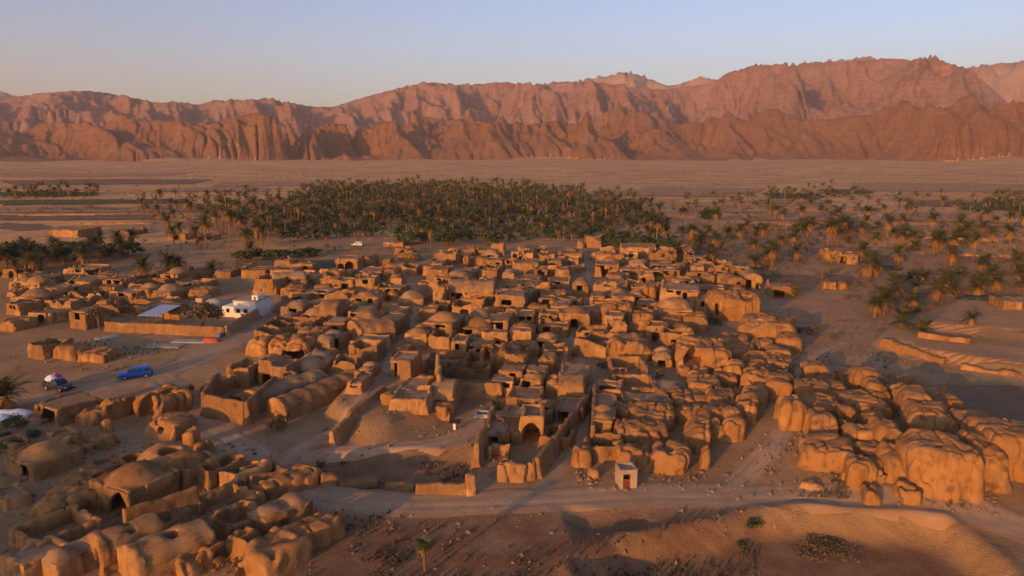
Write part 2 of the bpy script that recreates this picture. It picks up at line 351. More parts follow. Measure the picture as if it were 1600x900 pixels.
FIELDS = [  # quad, material
    ([(452, 421), (524, 419), (528, 406), (458, 407)], 'greenfield'),
    ([(1215, 560), (1362, 552), (1345, 500), (1200, 512)], 'field'), ([(1200, 508), (1345, 496), (1325, 462), (1195, 470)], 'field'),
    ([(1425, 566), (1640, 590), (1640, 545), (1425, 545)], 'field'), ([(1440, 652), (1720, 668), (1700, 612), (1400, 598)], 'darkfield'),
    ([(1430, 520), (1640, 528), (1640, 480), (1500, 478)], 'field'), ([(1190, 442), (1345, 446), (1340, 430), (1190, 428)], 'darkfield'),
    ([(1260, 640), (1400, 600), (1330, 570), (1255, 575)], 'field'),
    ([(1400, 418), (1600, 424), (1600, 400), (1420, 398)], 'field'),
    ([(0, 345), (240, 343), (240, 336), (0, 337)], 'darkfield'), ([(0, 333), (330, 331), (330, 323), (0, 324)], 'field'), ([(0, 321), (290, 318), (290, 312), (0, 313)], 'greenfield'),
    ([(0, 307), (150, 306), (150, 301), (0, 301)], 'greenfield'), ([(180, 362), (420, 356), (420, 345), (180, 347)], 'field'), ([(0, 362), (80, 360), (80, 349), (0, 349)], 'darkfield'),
    ([(250, 300), (420, 300), (420, 294), (250, 294)], 'field'), ([(930, 306), (1130, 308), (1130, 299), (930, 298)], 'field'),
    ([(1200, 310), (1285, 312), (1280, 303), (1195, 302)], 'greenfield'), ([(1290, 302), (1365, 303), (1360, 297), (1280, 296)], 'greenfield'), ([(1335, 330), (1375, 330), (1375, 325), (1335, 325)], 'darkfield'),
    ([(1500, 328), (1590, 330), (1580, 318), (1500, 317)], 'greenfield'), ([(1330, 298), (1640, 300), (1640, 288), (1330, 286)], 'field'),
    ([(1180, 345), (1340, 347), (1340, 332), (1180, 330)], 'field'), ([(1500, 470), (1570, 474), (1570, 466), (1500, 463)], 'greenfield'), ([(1375, 423), (1410, 424), (1410, 416), (1375, 415)], 'greenfield'),
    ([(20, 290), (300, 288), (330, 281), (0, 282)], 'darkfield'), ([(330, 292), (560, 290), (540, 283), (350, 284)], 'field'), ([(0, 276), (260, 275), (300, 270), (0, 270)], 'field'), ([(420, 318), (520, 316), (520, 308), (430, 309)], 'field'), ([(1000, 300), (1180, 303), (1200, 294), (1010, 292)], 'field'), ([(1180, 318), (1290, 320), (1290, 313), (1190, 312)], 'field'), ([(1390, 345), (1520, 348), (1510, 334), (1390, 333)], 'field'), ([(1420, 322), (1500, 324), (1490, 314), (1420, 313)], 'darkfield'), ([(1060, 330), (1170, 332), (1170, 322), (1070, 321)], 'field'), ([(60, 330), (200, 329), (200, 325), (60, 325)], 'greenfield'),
    ([(430, 385), (640, 388), (640, 368), (430, 366)], 'field')]
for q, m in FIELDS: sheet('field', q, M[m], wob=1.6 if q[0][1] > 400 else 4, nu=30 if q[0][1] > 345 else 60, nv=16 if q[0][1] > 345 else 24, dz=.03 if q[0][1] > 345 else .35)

# ------------------------------------------------------------------ dirt roads
def chaikin(p, n=3):
    for _ in range(n):
        q = [p[0]]
        for a, b in zip(p[:-1], p[1:]): q += [a * .75 + b * .25, a * .25 + b * .75]
        p = q + [p[-1]]
    return p
ROADS = []
def road(pts, w, name='dirt_road'):
    P = np.array(chaikin([at(*p)[:2] for p in pts], 4)); ROADS.append((P, w))
    T = np.gradient(P, axis=0); T /= np.linalg.norm(T, axis=1)[:, None] + 1e-9; Nn = np.stack([-T[:, 1], T[:, 0]], -1)
    k = np.linspace(-1, 1, 15)
    s = np.cumsum(np.r_[0, np.linalg.norm(np.diff(P, axis=0), axis=1)])
    wl = w / 2 * (.8 + .5 * noise2(s, 0 * s + len(ROADS), 5, 31)); wr = w / 2 * (.8 + .5 * noise2(s, 0 * s + 50 + len(ROADS), 5, 32))
    ww = np.where(k[None] < 0, wl[:, None], wr[:, None]) * k[None]
    X = P[:, None, 0] + Nn[:, None, 0] * ww; Y = P[:, None, 1] + Nn[:, None, 1] * ww
    rut = -.07 * np.exp(-((np.abs(ww) - .75) / .22) ** 2)
    Z = Hn(X, Y) + .07 - .12 * np.abs(k[None]) ** 6 + rut
    me = mesh_np(name, np.stack([X, Y, Z], -1).reshape(-1, 3), grid_faces(len(P), 15), M['road'])
    at_ = me.attributes.new('across', 'FLOAT', 'POINT'); at_.data.foreach_set('value', np.repeat(k[None], len(P), 0).astype(np.float32).ravel())
    o = link(name, me); return tag(o, kind='structure')
road([(-60, 640), (60, 618), (150, 605), (230, 592), (300, 565), (360, 535), (405, 505), (418, 478), (420, 455), (400, 430)], 7.2)
road([(250, 590), (285, 625), (330, 670), (400, 715), (440, 750), (500, 775), (590, 786), (700, 787), (860, 782), (1000, 772), (1150, 774), (1300, 776), (1430, 781), (1540, 803), (1680, 855)], 5.6)
road([(430, 735), (480, 690), (560, 640), (600, 580), (635, 520), (655, 470), (640, 440), (600, 425)], 2.6)
road([(470, 715), (560, 704), (660, 698), (745, 676), (765, 640)], 4.0)
road([(840, 770), (880, 730), (910, 670), (925, 620), (905, 560), (890, 520)], 2.4, 'alley')
road([(918, 470), (920, 440), (918, 405), (900, 385)], 2.2, 'alley')
road([(1130, 770), (1170, 740), (1215, 690), (1240, 640), (1250, 600), (1260, 560), (1320, 535)], 3.2, 'footpath')
road([(1380, 600), (1360, 560), (1370, 530), (1395, 515)], 1.6, 'footpath')

# ------------------------------------------------------------------ mountains
def ridged(x, y, s, seed, o=5, sx=1.0, sy=1.0):
    a = 0; amp = 1; tot = 0; w = 1.0
    for i in range(o):
        n = 1 - np.abs(2 * noise2(x * sx, y * sy, s / 2.03 ** i, seed + i) - 1); n = n * n
        a = a + amp * n * w; tot += amp; w = np.clip(n * 1.9, 0, 1); amp *= .55
    return a / tot
FPXI = 1 / FPX
def erode(Z, dx, dy, n, K, steps=70, talus=1.1):
    """running water cuts the slopes: steepest descent, drained area, stream power"""
    Z = Z.copy(); nu, nv = Z.shape; idx = np.arange(nu * nv).reshape(nu, nv)
    nb = [(a, b) for a in (-1, 0, 1) for b in (-1, 0, 1) if (a, b) != (0, 0)]
    for it in range(n):
        best = np.zeros_like(Z); rec = idx.copy(); P = np.pad(Z, 1, mode='edge'); PI = np.pad(idx, 1, mode='edge')
        for a, b in nb:
            d = math.hypot(a * dx, b * dy); sl = (Z - P[1 + a:1 + a + nu, 1 + b:1 + b + nv]) / d
            m = sl > best; best = np.where(m, sl, best); rec = np.where(m, PI[1 + a:1 + a + nu, 1 + b:1 + b + nv], rec)
        r = rec.ravel(); pos = r.copy(); A = np.ones(nu * nv); act = pos != idx.ravel(); pos = pos[act]
        for _ in range(steps):
            A += np.bincount(pos, minlength=nu * nv); nx = r[pos]; pos = nx[nx != pos]
            if len(pos) == 0: break
        A = A.reshape(nu, nv)
        dz = K * np.sqrt(A) * best
        zr = Z.ravel()[rec]; Z = np.where(rec != idx, np.maximum(Z - dz, zr + .02 * (Z - zr)), Z)
        pit = (rec == idx); Pm = np.pad(Z, 1, mode='edge')
        lo = np.min([Pm[1 + a:1 + a + nu, 1 + b:1 + b + nv] for a, b in nb], 0); Z = np.where(pit, np.maximum(Z, lo + .05), Z)
        Pm = np.pad(Z, 1, mode='edge'); av = (Pm[:-2, 1:-1] + Pm[2:, 1:-1]) / 2; Z = Z + .012 * (av - Z)
    return Z
def mountains(name, sil, foot, crest, back, mat, seed, spur, rough, px0=-260, px1=1860, step=2.4, rows=95, footvar=200., prof=.8, damp=.7, amp=1.25, wet=20, cutk=.35, base=.62, sg=1.6, slant=.35):
    pxs = np.array([p[0] for p in sil], float); pys = np.array([p[1] for p in sil], float)
    cx = np.arange(px0, px1, step); cy = np.interp(cx, pxs, pys)
    D = np.array([ray(a, b) for a, b in zip(cx, cy)])
    az = np.arctan2(D[:, 0], D[:, 1]); te = D[:, 2] / np.hypot(D[:, 0], D[:, 1])
    rr = np.concatenate([np.linspace(foot * .72, crest, int(rows * .78)), np.linspace(crest, back, rows - int(rows * .78) + 1)[1:]])
    A, RR = np.meshgrid(az, rr, indexing='ij')
    X = RR * np.sin(A); Y = RR * np.cos(A); s = A * crest
    wx = 260 * (fbm2(s, RR, 700, seed + 40) - .5); wy = 260 * (fbm2(s, RR, 700, seed + 50) - .5)
    f = foot + footvar * 2 * (fbm2(s, 0 * s, 900, seed + 60) - .5)
    t = (RR - f) / (crest - f)
    env = np.where(t < 1, np.clip(t, 0, 1) ** prof, np.clip(1 - (t - 1) * (crest - foot) / (back - crest) * .9, 0, 1))
    sl = s + slant * (RR - foot) * (2 * fbm2(s, 0 * s, 1500, seed + 90, 2) - .2); big = ridged(sl + wx, RR + wy, spur, seed, 7, 1.0, .34)
    sub = ridged(s + wx * .6 + 300, RR + wy * .6, spur * .33, seed + 20, 5, 1.0, .5)
    cut = sstep(0, .25, t)
    cr = 1 - damp * sstep(.55, .95, t)
    h = env * (base + (amp * (big - .35) + rough * (sub - .4)) * cr)
    h = h + env * .16 * (ridged(s + .4 * wx, RR + .4 * wy, 110, seed + 70, 4, 1.0, .6) - .4) * cr
    h = h + .16 * (1 - np.abs(2 * np.clip(t, 0, 1) - 1)) * (big - .4)
    h = h * sstep(-.01, .06, t)
    h = np.maximum(h, .03 * env); top = crest * .15; h = erode(h * top, crest * FPXI * step, (crest - foot * .8) / (rows * .78), wet, cutk) / top
    # heights so that the skyline is that of the range
    ap = h / RR; k = ap.argmax(1); hm = h[np.arange(len(az)), k]; rm = RR[np.arange(len(az)), k]
    sc = (te * rm + CAM[2]) / np.maximum(hm, 1e-3)
    g = np.exp(-.5 * (np.arange(-40, 41) / sg) ** 2); g /= g.sum(); sc = np.convolve(np.pad(sc, 40, 'edge'), g, 'valid')
    lim = (te * rm * 1.12 + CAM[2]) / np.maximum((h * sc[:, None] / RR).max(1) * rm, 1e-3); sc = sc * np.minimum(1, lim)
    Z = h * sc[:, None] - 8 + 8 * cut + 52 * sstep(-.75, .12, t) * np.clip(fbm2(s, .4 * RR, 420, seed + 80, 3) - .36, 0, 1)
    gz = np.hypot(np.gradient(Z, axis=1) / np.gradient(RR, axis=1), np.gradient(Z, axis=0) / (RR * FPXI * step))
    apron = ((t + .1 * (fbm2(s, RR, 120, seed + 85, 3) - .5) < .02) & (gz < .22))[:-1, :-1].ravel().astype(np.int32)
    return tag(link(name, mesh_np(name, np.stack([X, Y, Z], -1).reshape(-1, 3), grid_faces(len(az), len(rr)), [mat, M['plain']], True, apron)), kind='structure')
FRONT = [(-300, 205), (0, 207), (60, 200), (130, 196), (205, 185), (260, 198), (330, 200), (400, 183), (470, 196), (540, 198), (600, 195), (640, 186), (700, 196), (770, 181), (820, 203), (870, 198), (950, 166), (1000, 182), (1060, 200), (1110, 186), (1150, 178), (1220, 176), (1300, 192), (1350, 182), (1400, 168), (1450, 162), (1520, 163), (1600, 172), (1900, 168)]
MAIN = [(-300, 160), (-60, 152), (0, 160), (40, 156), (75, 152), (140, 147), (175, 148), (215, 155), (250, 163), (275, 160), (310, 167), (330, 161), (400, 157), (415, 154), (440, 158), (480, 166), (520, 168), (560, 155), (600, 145), (640, 135), (668, 129), (720, 132), (790, 130), (845, 132), (915, 129), (960, 133), (1040, 140), (1110, 130), (1140, 113), (1180, 101), (1220, 101), (1300, 99), (1340, 97), (1390, 93), (1430, 97), (1460, 91), (1485, 104), (1515, 112), (1545, 135), (1575, 165), (1650, 190), (1900, 200)]
FAR = [(-300, 140), (-20, 140), (0, 143), (40, 155), (90, 175), (500, 185), (860, 165), (915, 124), (960, 118), (990, 112), (1015, 124), (1045, 137), (1065, 133), (1095, 120), (1115, 128), (1200, 115), (1300, 96), (1340, 93), (1365, 91), (1400, 110), (1490, 112), (1520, 106), (1550, 99), (1580, 101), (1610, 96), (1750, 100), (1900, 110)]
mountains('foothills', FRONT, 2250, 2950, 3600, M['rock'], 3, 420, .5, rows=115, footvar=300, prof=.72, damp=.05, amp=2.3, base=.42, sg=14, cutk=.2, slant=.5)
mountains('mountain_range', MAIN, 3100, 4500, 5500, M['rockhazed'], 33, 760, .6, rows=105, prof=.85)
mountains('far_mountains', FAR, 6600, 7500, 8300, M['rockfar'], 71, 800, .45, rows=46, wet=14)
# ------------------------------------------------------------------ mud brick building kit: solids grown from distance fields
def surf_nets(F, org, vs, zmin=-.5):
    F = np.pad(F, 1, constant_values=9.0); org = np.asarray(org) - vs
    S = F < 0; nx, ny, nz = F.shape
    c = np.zeros((nx - 1, ny - 1, nz - 1), np.uint8)
    for i in (0, 1):
        for j in (0, 1):
            for k in (0, 1): c += S[i:nx - 1 + i, j:ny - 1 + j, k:nz - 1 + k]
    act = (c > 0) & (c < 8); idx = np.argwhere(act)
    if len(idx) == 0: return np.zeros((0, 3)), np.zeros((0, 4), int)
    ids = np.full(act.shape, -1, np.int64); ids[act] = np.arange(len(idx))
    acc = np.zeros((len(idx), 3)); cnt = np.zeros(len(idx))
    I, J, K = idx.T
    cor = [(i, j, k) for i in (0, 1) for j in (0, 1) for k in (0, 1)]
    val = {q: F[I + q[0], J + q[1], K + q[2]] for q in cor}
    for a in cor:
        for ax in range(3):
            if a[ax] == 0:
                b = list(a); b[ax] = 1; b = tuple(b)
                va, vb = val[a], val[b]; m = (va < 0) != (vb < 0)
                t = np.where(m, va / np.where(m, va - vb, 1), 0)
                for d in range(3): acc[:, d] += np.where(m, a[d] + (t if d == ax else 0), 0)
                cnt += m
    V = (idx + acc / cnt[:, None]) * vs + org
    Q = []
    for ax in range(3):
        o1, o2 = [(1, 2), (2, 0), (0, 1)][ax]
        sl0 = [slice(1, -1)] * 3; sl1 = [slice(1, -1)] * 3; sl0[ax] = slice(0, -1); sl1[ax] = slice(1, None)
        A = S[tuple(sl0)]; B = S[tuple(sl1)]
        E = np.argwhere(A != B); 
        if len(E) == 0: continue
        a_in = A[tuple(E.T)]
        base = E + 1; base[:, ax] -= 1
        def cell(d1, d2):
            q = base.copy(); q[:, o1] += d1; q[:, o2] += d2; return ids[q[:, 0], q[:, 1], q[:, 2]]
        q = np.stack([cell(-1, -1), cell(0, -1), cell(0, 0), cell(-1, 0)], -1)
        q[~a_in] = q[~a_in][:, ::-1]; Q.append(q)
    Q = np.concatenate(Q); Q = Q[(Q >= 0).all(1)]
    Q = Q[V[Q, 2].max(1) > zmin]
    used = np.unique(Q); mp = np.full(len(V), -1); mp[used] = np.arange(len(used))
    return V[used], mp[Q]
def sbox(X, Y, Z, x0, x1, y0, y1, z0, z1, r=.12):
    ax = np.abs(X - (x0 + x1) / 2) - (x1 - x0) / 2 + r; ay = np.abs(Y - (y0 + y1) / 2) - (y1 - y0) / 2 + r; az = np.abs(Z - (z0 + z1) / 2) - (z1 - z0) / 2 + r
    return np.sqrt(np.maximum(ax, 0) ** 2 + np.maximum(ay, 0) ** 2 + np.maximum(az, 0) ** 2) + np.minimum(np.maximum(np.maximum(ax, ay), az), 0) - r
def arch2(a, z, w, h, sill, pointed=True):
    """flat outline of an opening: a = distance from its middle, straight jambs, pointed head"""
    hw = w / 2
    if not pointed: return np.maximum(np.maximum(a - hw, z - (sill + h)), sill - z)
    off = .3 * w; Rr = hw + off; rise = math.sqrt(Rr * Rr - off * off); sp = sill + h - rise
    d = np.where(z > sp, np.sqrt((a + off) ** 2 + (z - sp) ** 2) - Rr, a - hw)
    return np.maximum(d, sill - z)
def parse_open(s):
    out = []
    for t in s.split():
        side = 'f'
        if t[0] in 'lrf' and t[1] in 'dwao': side = t[0]; t = t[1:]
        k = t[0]; p = t[1:].split('x'); u = float(p[0])
        w, h = {'d': (1.0, 1.9), 'w': (.75, .8), 'a': (2.0, 2.6), 'o': (.55, .5)}[k]
        if len(p) > 1: w = float(p[1])
        if len(p) > 2: h = float(p[2])
        k2 = {'w': 1.35, 'd': 1.15, 'a': 1.1, 'o': 1.25}[k]; w *= k2; h *= k2
        out.append((k, side, u, w, h, float(p[3]) if len(p) > 3 else None))
    return out
def V3(X, Y, Z): return X, Y, Z
TRI = [0]
def house_fields(ty, w, d, h, er, ops, seed, vs, wx, wy):
    dome = ty == 'D'; vault = ty in 'VH'
    rise = (min(w, d) * .30 if dome else min(w, d) * .30 if ty == 'H' else w * .34 if ty == 'V' else 0)
    mg = .7 + .5 * er
    xs = np.arange(-w / 2 - mg, w / 2 + mg + vs, vs); ys = np.arange(-mg, d + mg + vs, vs); zs = np.arange(-.55, h + rise + .7 + vs, vs)
    X, Y, Z = np.meshgrid(xs.astype(np.float32), ys.astype(np.float32), zs.astype(np.float32), indexing='ij')
    org = (xs[0], ys[0], zs[0])
    gx = X + wx; gy = Y + wy
    a = .22 + .5 * er
    X = X + a * 2 * (noise3(gx, gy, Z, 3.1, seed) - .5); Y = Y + a * 2 * (noise3(gx, gy, Z, 3.1, seed + 9) - .5)
    fine = (.10 + .16 * er) * 2 * (noise3(gx, gy, Z * .7, .9, seed + 3) - .5)
    flare = .17 * np.exp(-np.maximum(Z, 0) / .45) + .025 * (h - Z).clip(0, 9)
    # worn tops
    t2 = noise3(gx[:, :, :1], gy[:, :, :1], 0 * Z[:, :, :1], 2.6, seed + 5); t3 = noise3(gx[:, :, :1], gy[:, :, :1], 0 * Z[:, :, :1], .9, seed + 6)
    wear = er * h * 2.3 * np.clip(t2 - .42, 0, 1) + (.10 + .6 * er) * (t3 - .5)
    Zw = Z + wear
    th = .5
    opening = len(ops) > 0
    hw = w / 2
    if ty == 'L':
        rr = min(.34 * min(w, d, h), 1.1); r2 = random.Random(seed + 77)
        big = (noise3(gx, gy, Z, 2.3, seed + 7) - .5) * (.5 + .8 * er)
        gul = np.abs(noise3(gx, gy, Z * .22, 1.15, seed + 8) - .5)
        wall = sbox(X, Y, Zw * .3 + Z * .7, -hw, hw, 0, d, -2, h, rr)
        for _ in range(5):      # broken faces
            an = r2.uniform(0, 6.28); nz_ = r2.uniform(.25, 1.1); n_ = np.array([math.cos(an), math.sin(an), nz_]); n_ /= np.linalg.norm(n_)
            sup = abs(n_[0]) * hw + abs(n_[1]) * d / 2 + n_[2] * h; k_ = r2.uniform(.70, .92)
            wall = np.maximum(wall, X * n_[0] + (Y - d / 2) * n_[1] + Z * n_[2] - sup * k_)
        if er > .28:            # a stub of wall still standing on the heap
            u_ = r2.uniform(-.3, .3) * w; wall = np.minimum(wall, sbox(X, Y, Zw + .1 * h, u_ - w * .16, u_ + w * .16, d * .3, d * .75, -1, h * 1.12, .12))
        wall = wall + big * .7 - .6 * flare + fine + .6 * np.clip(.10 - gul, 0, 1) / .10 * (.35 + er)
    else:
        gul = np.abs(noise3(gx, gy, Z * .2, 1.5, seed + 8) - .5); pit = noise3(gx, gy, Z, .75, seed + 10)
        wall = sbox(X, Y, Zw, -hw, hw, 0, d, -2, h, .06) - flare + fine + (.10 + .7 * er) * np.clip(.07 - gul, 0, 1) / .07 + (.5 + 2.5 * er) * np.clip(pit - .76, 0, 1)
    roof = None
    rq = random.Random(seed + 31)
    if ty == 'F' and w > 4.5 and rq.random() < .5:        # a stair head or a stub of an upper room
        u_ = rq.choice((-1, 1)) * (hw - rq.uniform(.9, 1.4)); v_ = rq.choice((.25, .75)) * d; b_ = sbox(X, Y, Zw, u_ - rq.uniform(.8, 1.4), u_ + rq.uniform(.8, 1.4), v_ - .9, v_ + .9, h - 1, h + rq.uniform(.5, 1.0), .1) + fine
        if rq.random() < .6: b_ = np.maximum(b_, -sbox(X, Y, Z, u_ - .7, u_ + .7, v_ - .55, v_ + .55, h - .1, h + 5, .1))
        wall = np.minimum(wall, b_)
    if ty in 'FO' and w > 4 and rq.random() < .45:        # one corner has fallen
        u_ = rq.choice((-1, 1)) * hw; r_ = rq.uniform(.25, .45) * w; v_ = rq.choice((0, d))
        wall = np.maximum(wall, -(np.sqrt((X - u_) ** 2 + (Y - v_) ** 2 + ((Z - h - .3) * 1.1) ** 2) - r_ + 3 * fine))
    tops = h - .32
    if ty == 'O' or (ty in 'FDVHI' and opening):
        void = sbox(X, Y, Z, -hw + th, hw - th, th, d - th, -3, 40 if ty in 'O' else h + 9, .2)
        wall = np.maximum(wall, -void)
        if ty == 'O':
            r2 = random.Random(seed)
            if w > 6.5: u = r2.uniform(-.22, .22) * w; wall = np.minimum(wall, np.maximum(sbox(X, Y, Zw + .25 * h, u - .28, u + .28, .3, d - .3, -2, h, .12) + fine, -1e9))
            if d > 7: v = r2.uniform(.4, .62) * d; wall = np.minimum(wall, sbox(X, Y, Zw + .2 * h, -hw + .3, hw - .3, v - .28, v + .28, -2, h, .12) + fine)
    elif ty == 'F':
        wall = np.maximum(wall, -sbox(X, Y, Z, -hw + th, hw - th, th, d - th, tops, h + 9, .1))
    if ty in 'FI':
        sag = .3 * (noise3(gx, gy, 0 * Z, 3.2, seed + 12) - .5)
        roof = sbox(X, Y, Z + sag, -hw + th * .5, hw - th * .5, th * .5, d - th * .5, tops - .35, tops + .02, .1) + .3 * fine
    if dome:
        n = max(1, int(round(max(w, d) / min(w, d)))); rb = min(w, d) / 2 - .22; rise_ = rb * .50
        roof = sbox(X, Y, Z, -hw + .2, hw - .2, .2, d - .2, h - .5, h - .08, .1)
        shell = None
        for i in range(n):
            cx = (-hw + w * (i + .5) / n) if w >= d else 0; cy = d / 2 if w >= d else d * (i + .5) / n
            Rs = (rb * rb + rise_ * rise_) / (2 * rise_); zc = h - .1 + rise_ - Rs
            q = np.sqrt((X - cx) ** 2 + (Y - cy) ** 2 + ((Z - zc) * 1.0) ** 2) - Rs
            roof = np.minimum(roof, np.maximum(q, h - .6 - Z))
        roof = roof + .6 * fine
    if vault:
        if ty == 'V': q = np.sqrt((X / (hw - .02)) ** 2 + ((Z - h + .1).clip(0, 99) / (w * .30)) ** 2); e = np.maximum(-Y + .25, Y - d + .05); sc = hw
        else: q = np.sqrt(((Y - d / 2) / (d / 2 - .02)) ** 2 + ((Z - h + .1).clip(0, 99) / (d * .30)) ** 2); e = np.maximum(np.abs(X) - hw + .15, -9); sc = d / 2
        ribs = .10 * np.sin((Y if ty == 'V' else X) * 2 * math.pi / 2.6)
        roof = np.maximum(np.maximum((q - 1) * sc * .8 + ribs * .6, e), h - .5 - Z) + .7 * fine
        if ty == 'V':  # gable closing the front of the vault
            g = np.maximum(np.maximum((q - 1) * sc * .8 - .12, np.maximum(-Y - .02, Y - .6)), h - 1 - Z); wall = np.minimum(wall, g + fine)
    for (k, side, u, ow, oh, sill) in ops:
        if k == 'o':
            cx = -hw + u * w; cy = d * (sill if sill is not None else .5); cyl = np.maximum(np.sqrt((X - cx) ** 2 + ((Y - cy)) ** 2) - ow, -(Z - h + 1.6))
            roof = None if roof is None else np.maximum(roof, -cyl)
            if ty in 'LO': wall = np.maximum(wall, -cyl)
            continue
        if side == 'f': a_ = np.abs(X - (-hw + u * w)); b_ = Y
        elif side == 'r': a_ = np.abs(Y - u * d); b_ = hw - X
        else: a_ = np.abs(Y - u * d); b_ = X + hw
        s_ = sill if sill is not None else (.0 if k in 'da' else max(.8, h * .5))
        o2 = arch2(a_, Z, ow, oh, s_ - (.3 if k in 'da' else 0), k == 'a')
        dep = (min(4.5, .8 * d) if ty in 'LI' or (k == 'a' and ow > 1.7) else 1.4)
        carve = np.maximum(o2, np.maximum(b_ - dep, -b_ - 1.5))
        wall = np.maximum(wall, -carve)
        if roof is not None and vault and ty == 'V' and side == 'f': roof = np.maximum(roof, -carve)
    return wall, roof, org
NAME = {'F': 'flat_roofed_house', 'D': 'domed_house', 'V': 'vaulted_house', 'H': 'vaulted_house', 'I': 'arched_house', 'O': 'roofless_ruin', 'L': 'weathered_ruin'}
CATE = {'F': 'house', 'D': 'house', 'V': 'house', 'H': 'house', 'I': 'house', 'O': 'ruin', 'L': 'ruin'}
PLACED = []      # (px, py, world xyz, w, d, rot, object, ref)
def build(ty, px, py, wpx, hpx, d, rot=-8., er=.15, ops='', label=None, ref=None, group=None, mat=None, loc=None, wm=None, hm=None, seed=None):
    p = at(px, py) if loc is None else np.asarray(loc)
    zc = depth_of(p)
    w = wm or wpx * zc / FPX; h = hm or max(1.5, hpx * zc / FPX * 1.03)
    if ty in 'FIDVH': er = min(er, .19)
    seed = seed or (len(PLACED) * 17 + 5)
    vs = min(.41, max(.19, zc * .0022))
    o_ = parse_open(ops)
    wall, roof, org = house_fields(ty, w, d, h, er, o_, seed, vs, float(p[0]), float(p[1]))
    rz = R(rot); m = M[mat or ('melt' if ty == 'L' else 'mud')]
    V, Q = surf_nets(wall, org, vs); TRI[0] += len(Q) * 2
    if roof is None:
        me_ = mesh_np(NAME[ty], V, Q, m)
        if ty != 'L': me_.set_sharp_from_angle(angle=R(37))
        ob = link(NAME[ty], me_, None, p, rz)
    else:
        ob = empty(NAME[ty], p, rz)
        me_ = mesh_np('wall', V, Q, m); me_.set_sharp_from_angle(angle=R(37)); link('wall', me_, ob)
        V, Q = surf_nets(roof, org, vs); TRI[0] += len(Q) * 2
        nm = {'D': 'dome', 'V': 'vault', 'H': 'vault'}.get(ty, 'roof')
        link(nm, mesh_np(nm, V, Q, m if ty in 'DVH' and seed % 3 else M['mudroof']), ob)
    tag(ob, label, CATE[ty], group)
    PLACED.append(dict(px=px, py=py, p=p, w=w, d=d, h=h, rot=rz, ob=ob, ref=ref, ty=ty, ops=o_))
    return ob
def mud_wall(a, b, hgt, th=.55, er=.25, label=None, ref=None, mat='mud', seed=3, name='mud_wall', cat='wall', group=None, taper=None):
    A = at(*a); B = at(*b); L = float(np.hypot(*(B - A)[:2])); ang = math.atan2(B[1] - A[1], B[0] - A[0])
    zc = depth_of((A + B) / 2); vs = min(.34, max(.17, zc * .0021))
    xs = np.arange(-.8, L + .8, vs); ys = np.arange(-1.0, 1.0 + vs, vs); zs = np.arange(-.8, hgt + .6, vs)
    X, Y, Z = np.meshgrid(xs.astype(np.float32), ys.astype(np.float32), zs.astype(np.float32), indexing='ij')
    gx = A[0] + math.cos(ang) * X - math.sin(ang) * Y; gy = A[1] + math.sin(ang) * X + math.cos(ang) * Y
    ground = Hn(A[0] + math.cos(ang) * xs, A[1] + math.sin(ang) * xs)[:, None, None] - A[2]
    Zr = Z - ground
    Yw = Y + .3 * (noise3(gx, gy, Z, 4., seed) - .5)
    hh = hgt * (np.interp(X / L, [0, .5, 1], taper) if taper else 1)
    wear = er * hgt * 1.5 * (noise3(X, 0 * X, 0 * X, 2.4, seed + 2) - .42).clip(0, 1) + .25 * (noise3(X, 0 * X, 0 * X, .7, seed + 4) - .5)
    f = np.maximum(np.maximum(np.abs(Yw) - th / 2 - .3 * np.exp(-np.maximum(Zr, 0) / .5) - .03 * (hgt - Zr), Zr - hh + wear), np.maximum(-X, X - L)) + .12 * (noise3(gx, gy, Z, .8, seed + 1) - .5)
    V, Q = surf_nets(f, (xs[0], ys[0], zs[0]), vs, -1.2); TRI[0] += len(Q) * 2
    o = link(name, mesh_np(name, V, Q, M[mat]), None, A, ang); tag(o, label, cat, group)
    c = (A + B) / 2; PLACED.append(dict(px=(a[0] + b[0]) / 2, py=(a[1] + b[1]) / 2, p=c, w=L, d=th, h=hgt, rot=ang, ob=o, ref=ref, ty='W', ops=[]))
    return o
def run_table(txt, group, dflt_rot=-8., hs=.8, ws=1.0, ea=.08):
    for line in txt.strip().splitlines():
        line = line.strip()
        if not line or line[0] == '#': continue
        head, ops, label, *ref = [c.strip() for c in line.split('|')]
        t = head.split(); ty = t[0]; v = [float(c) for c in t[1:]]
        px, py, w, h, d = v[:5]; d *= 1.0 if ty == 'V' and py < 700 else float(np.interp(py, [480, 600, 700, 900], [1, .82, .68, .58])); rot = v[5] if len(v) > 5 else dflt_rot; er = v[6] if len(v) > 6 else .15
        build(ty, px, py, w * ws, h * hs, d, rot, er + ea, ops, label, ref[0] if ref and ref[0] else None, group)
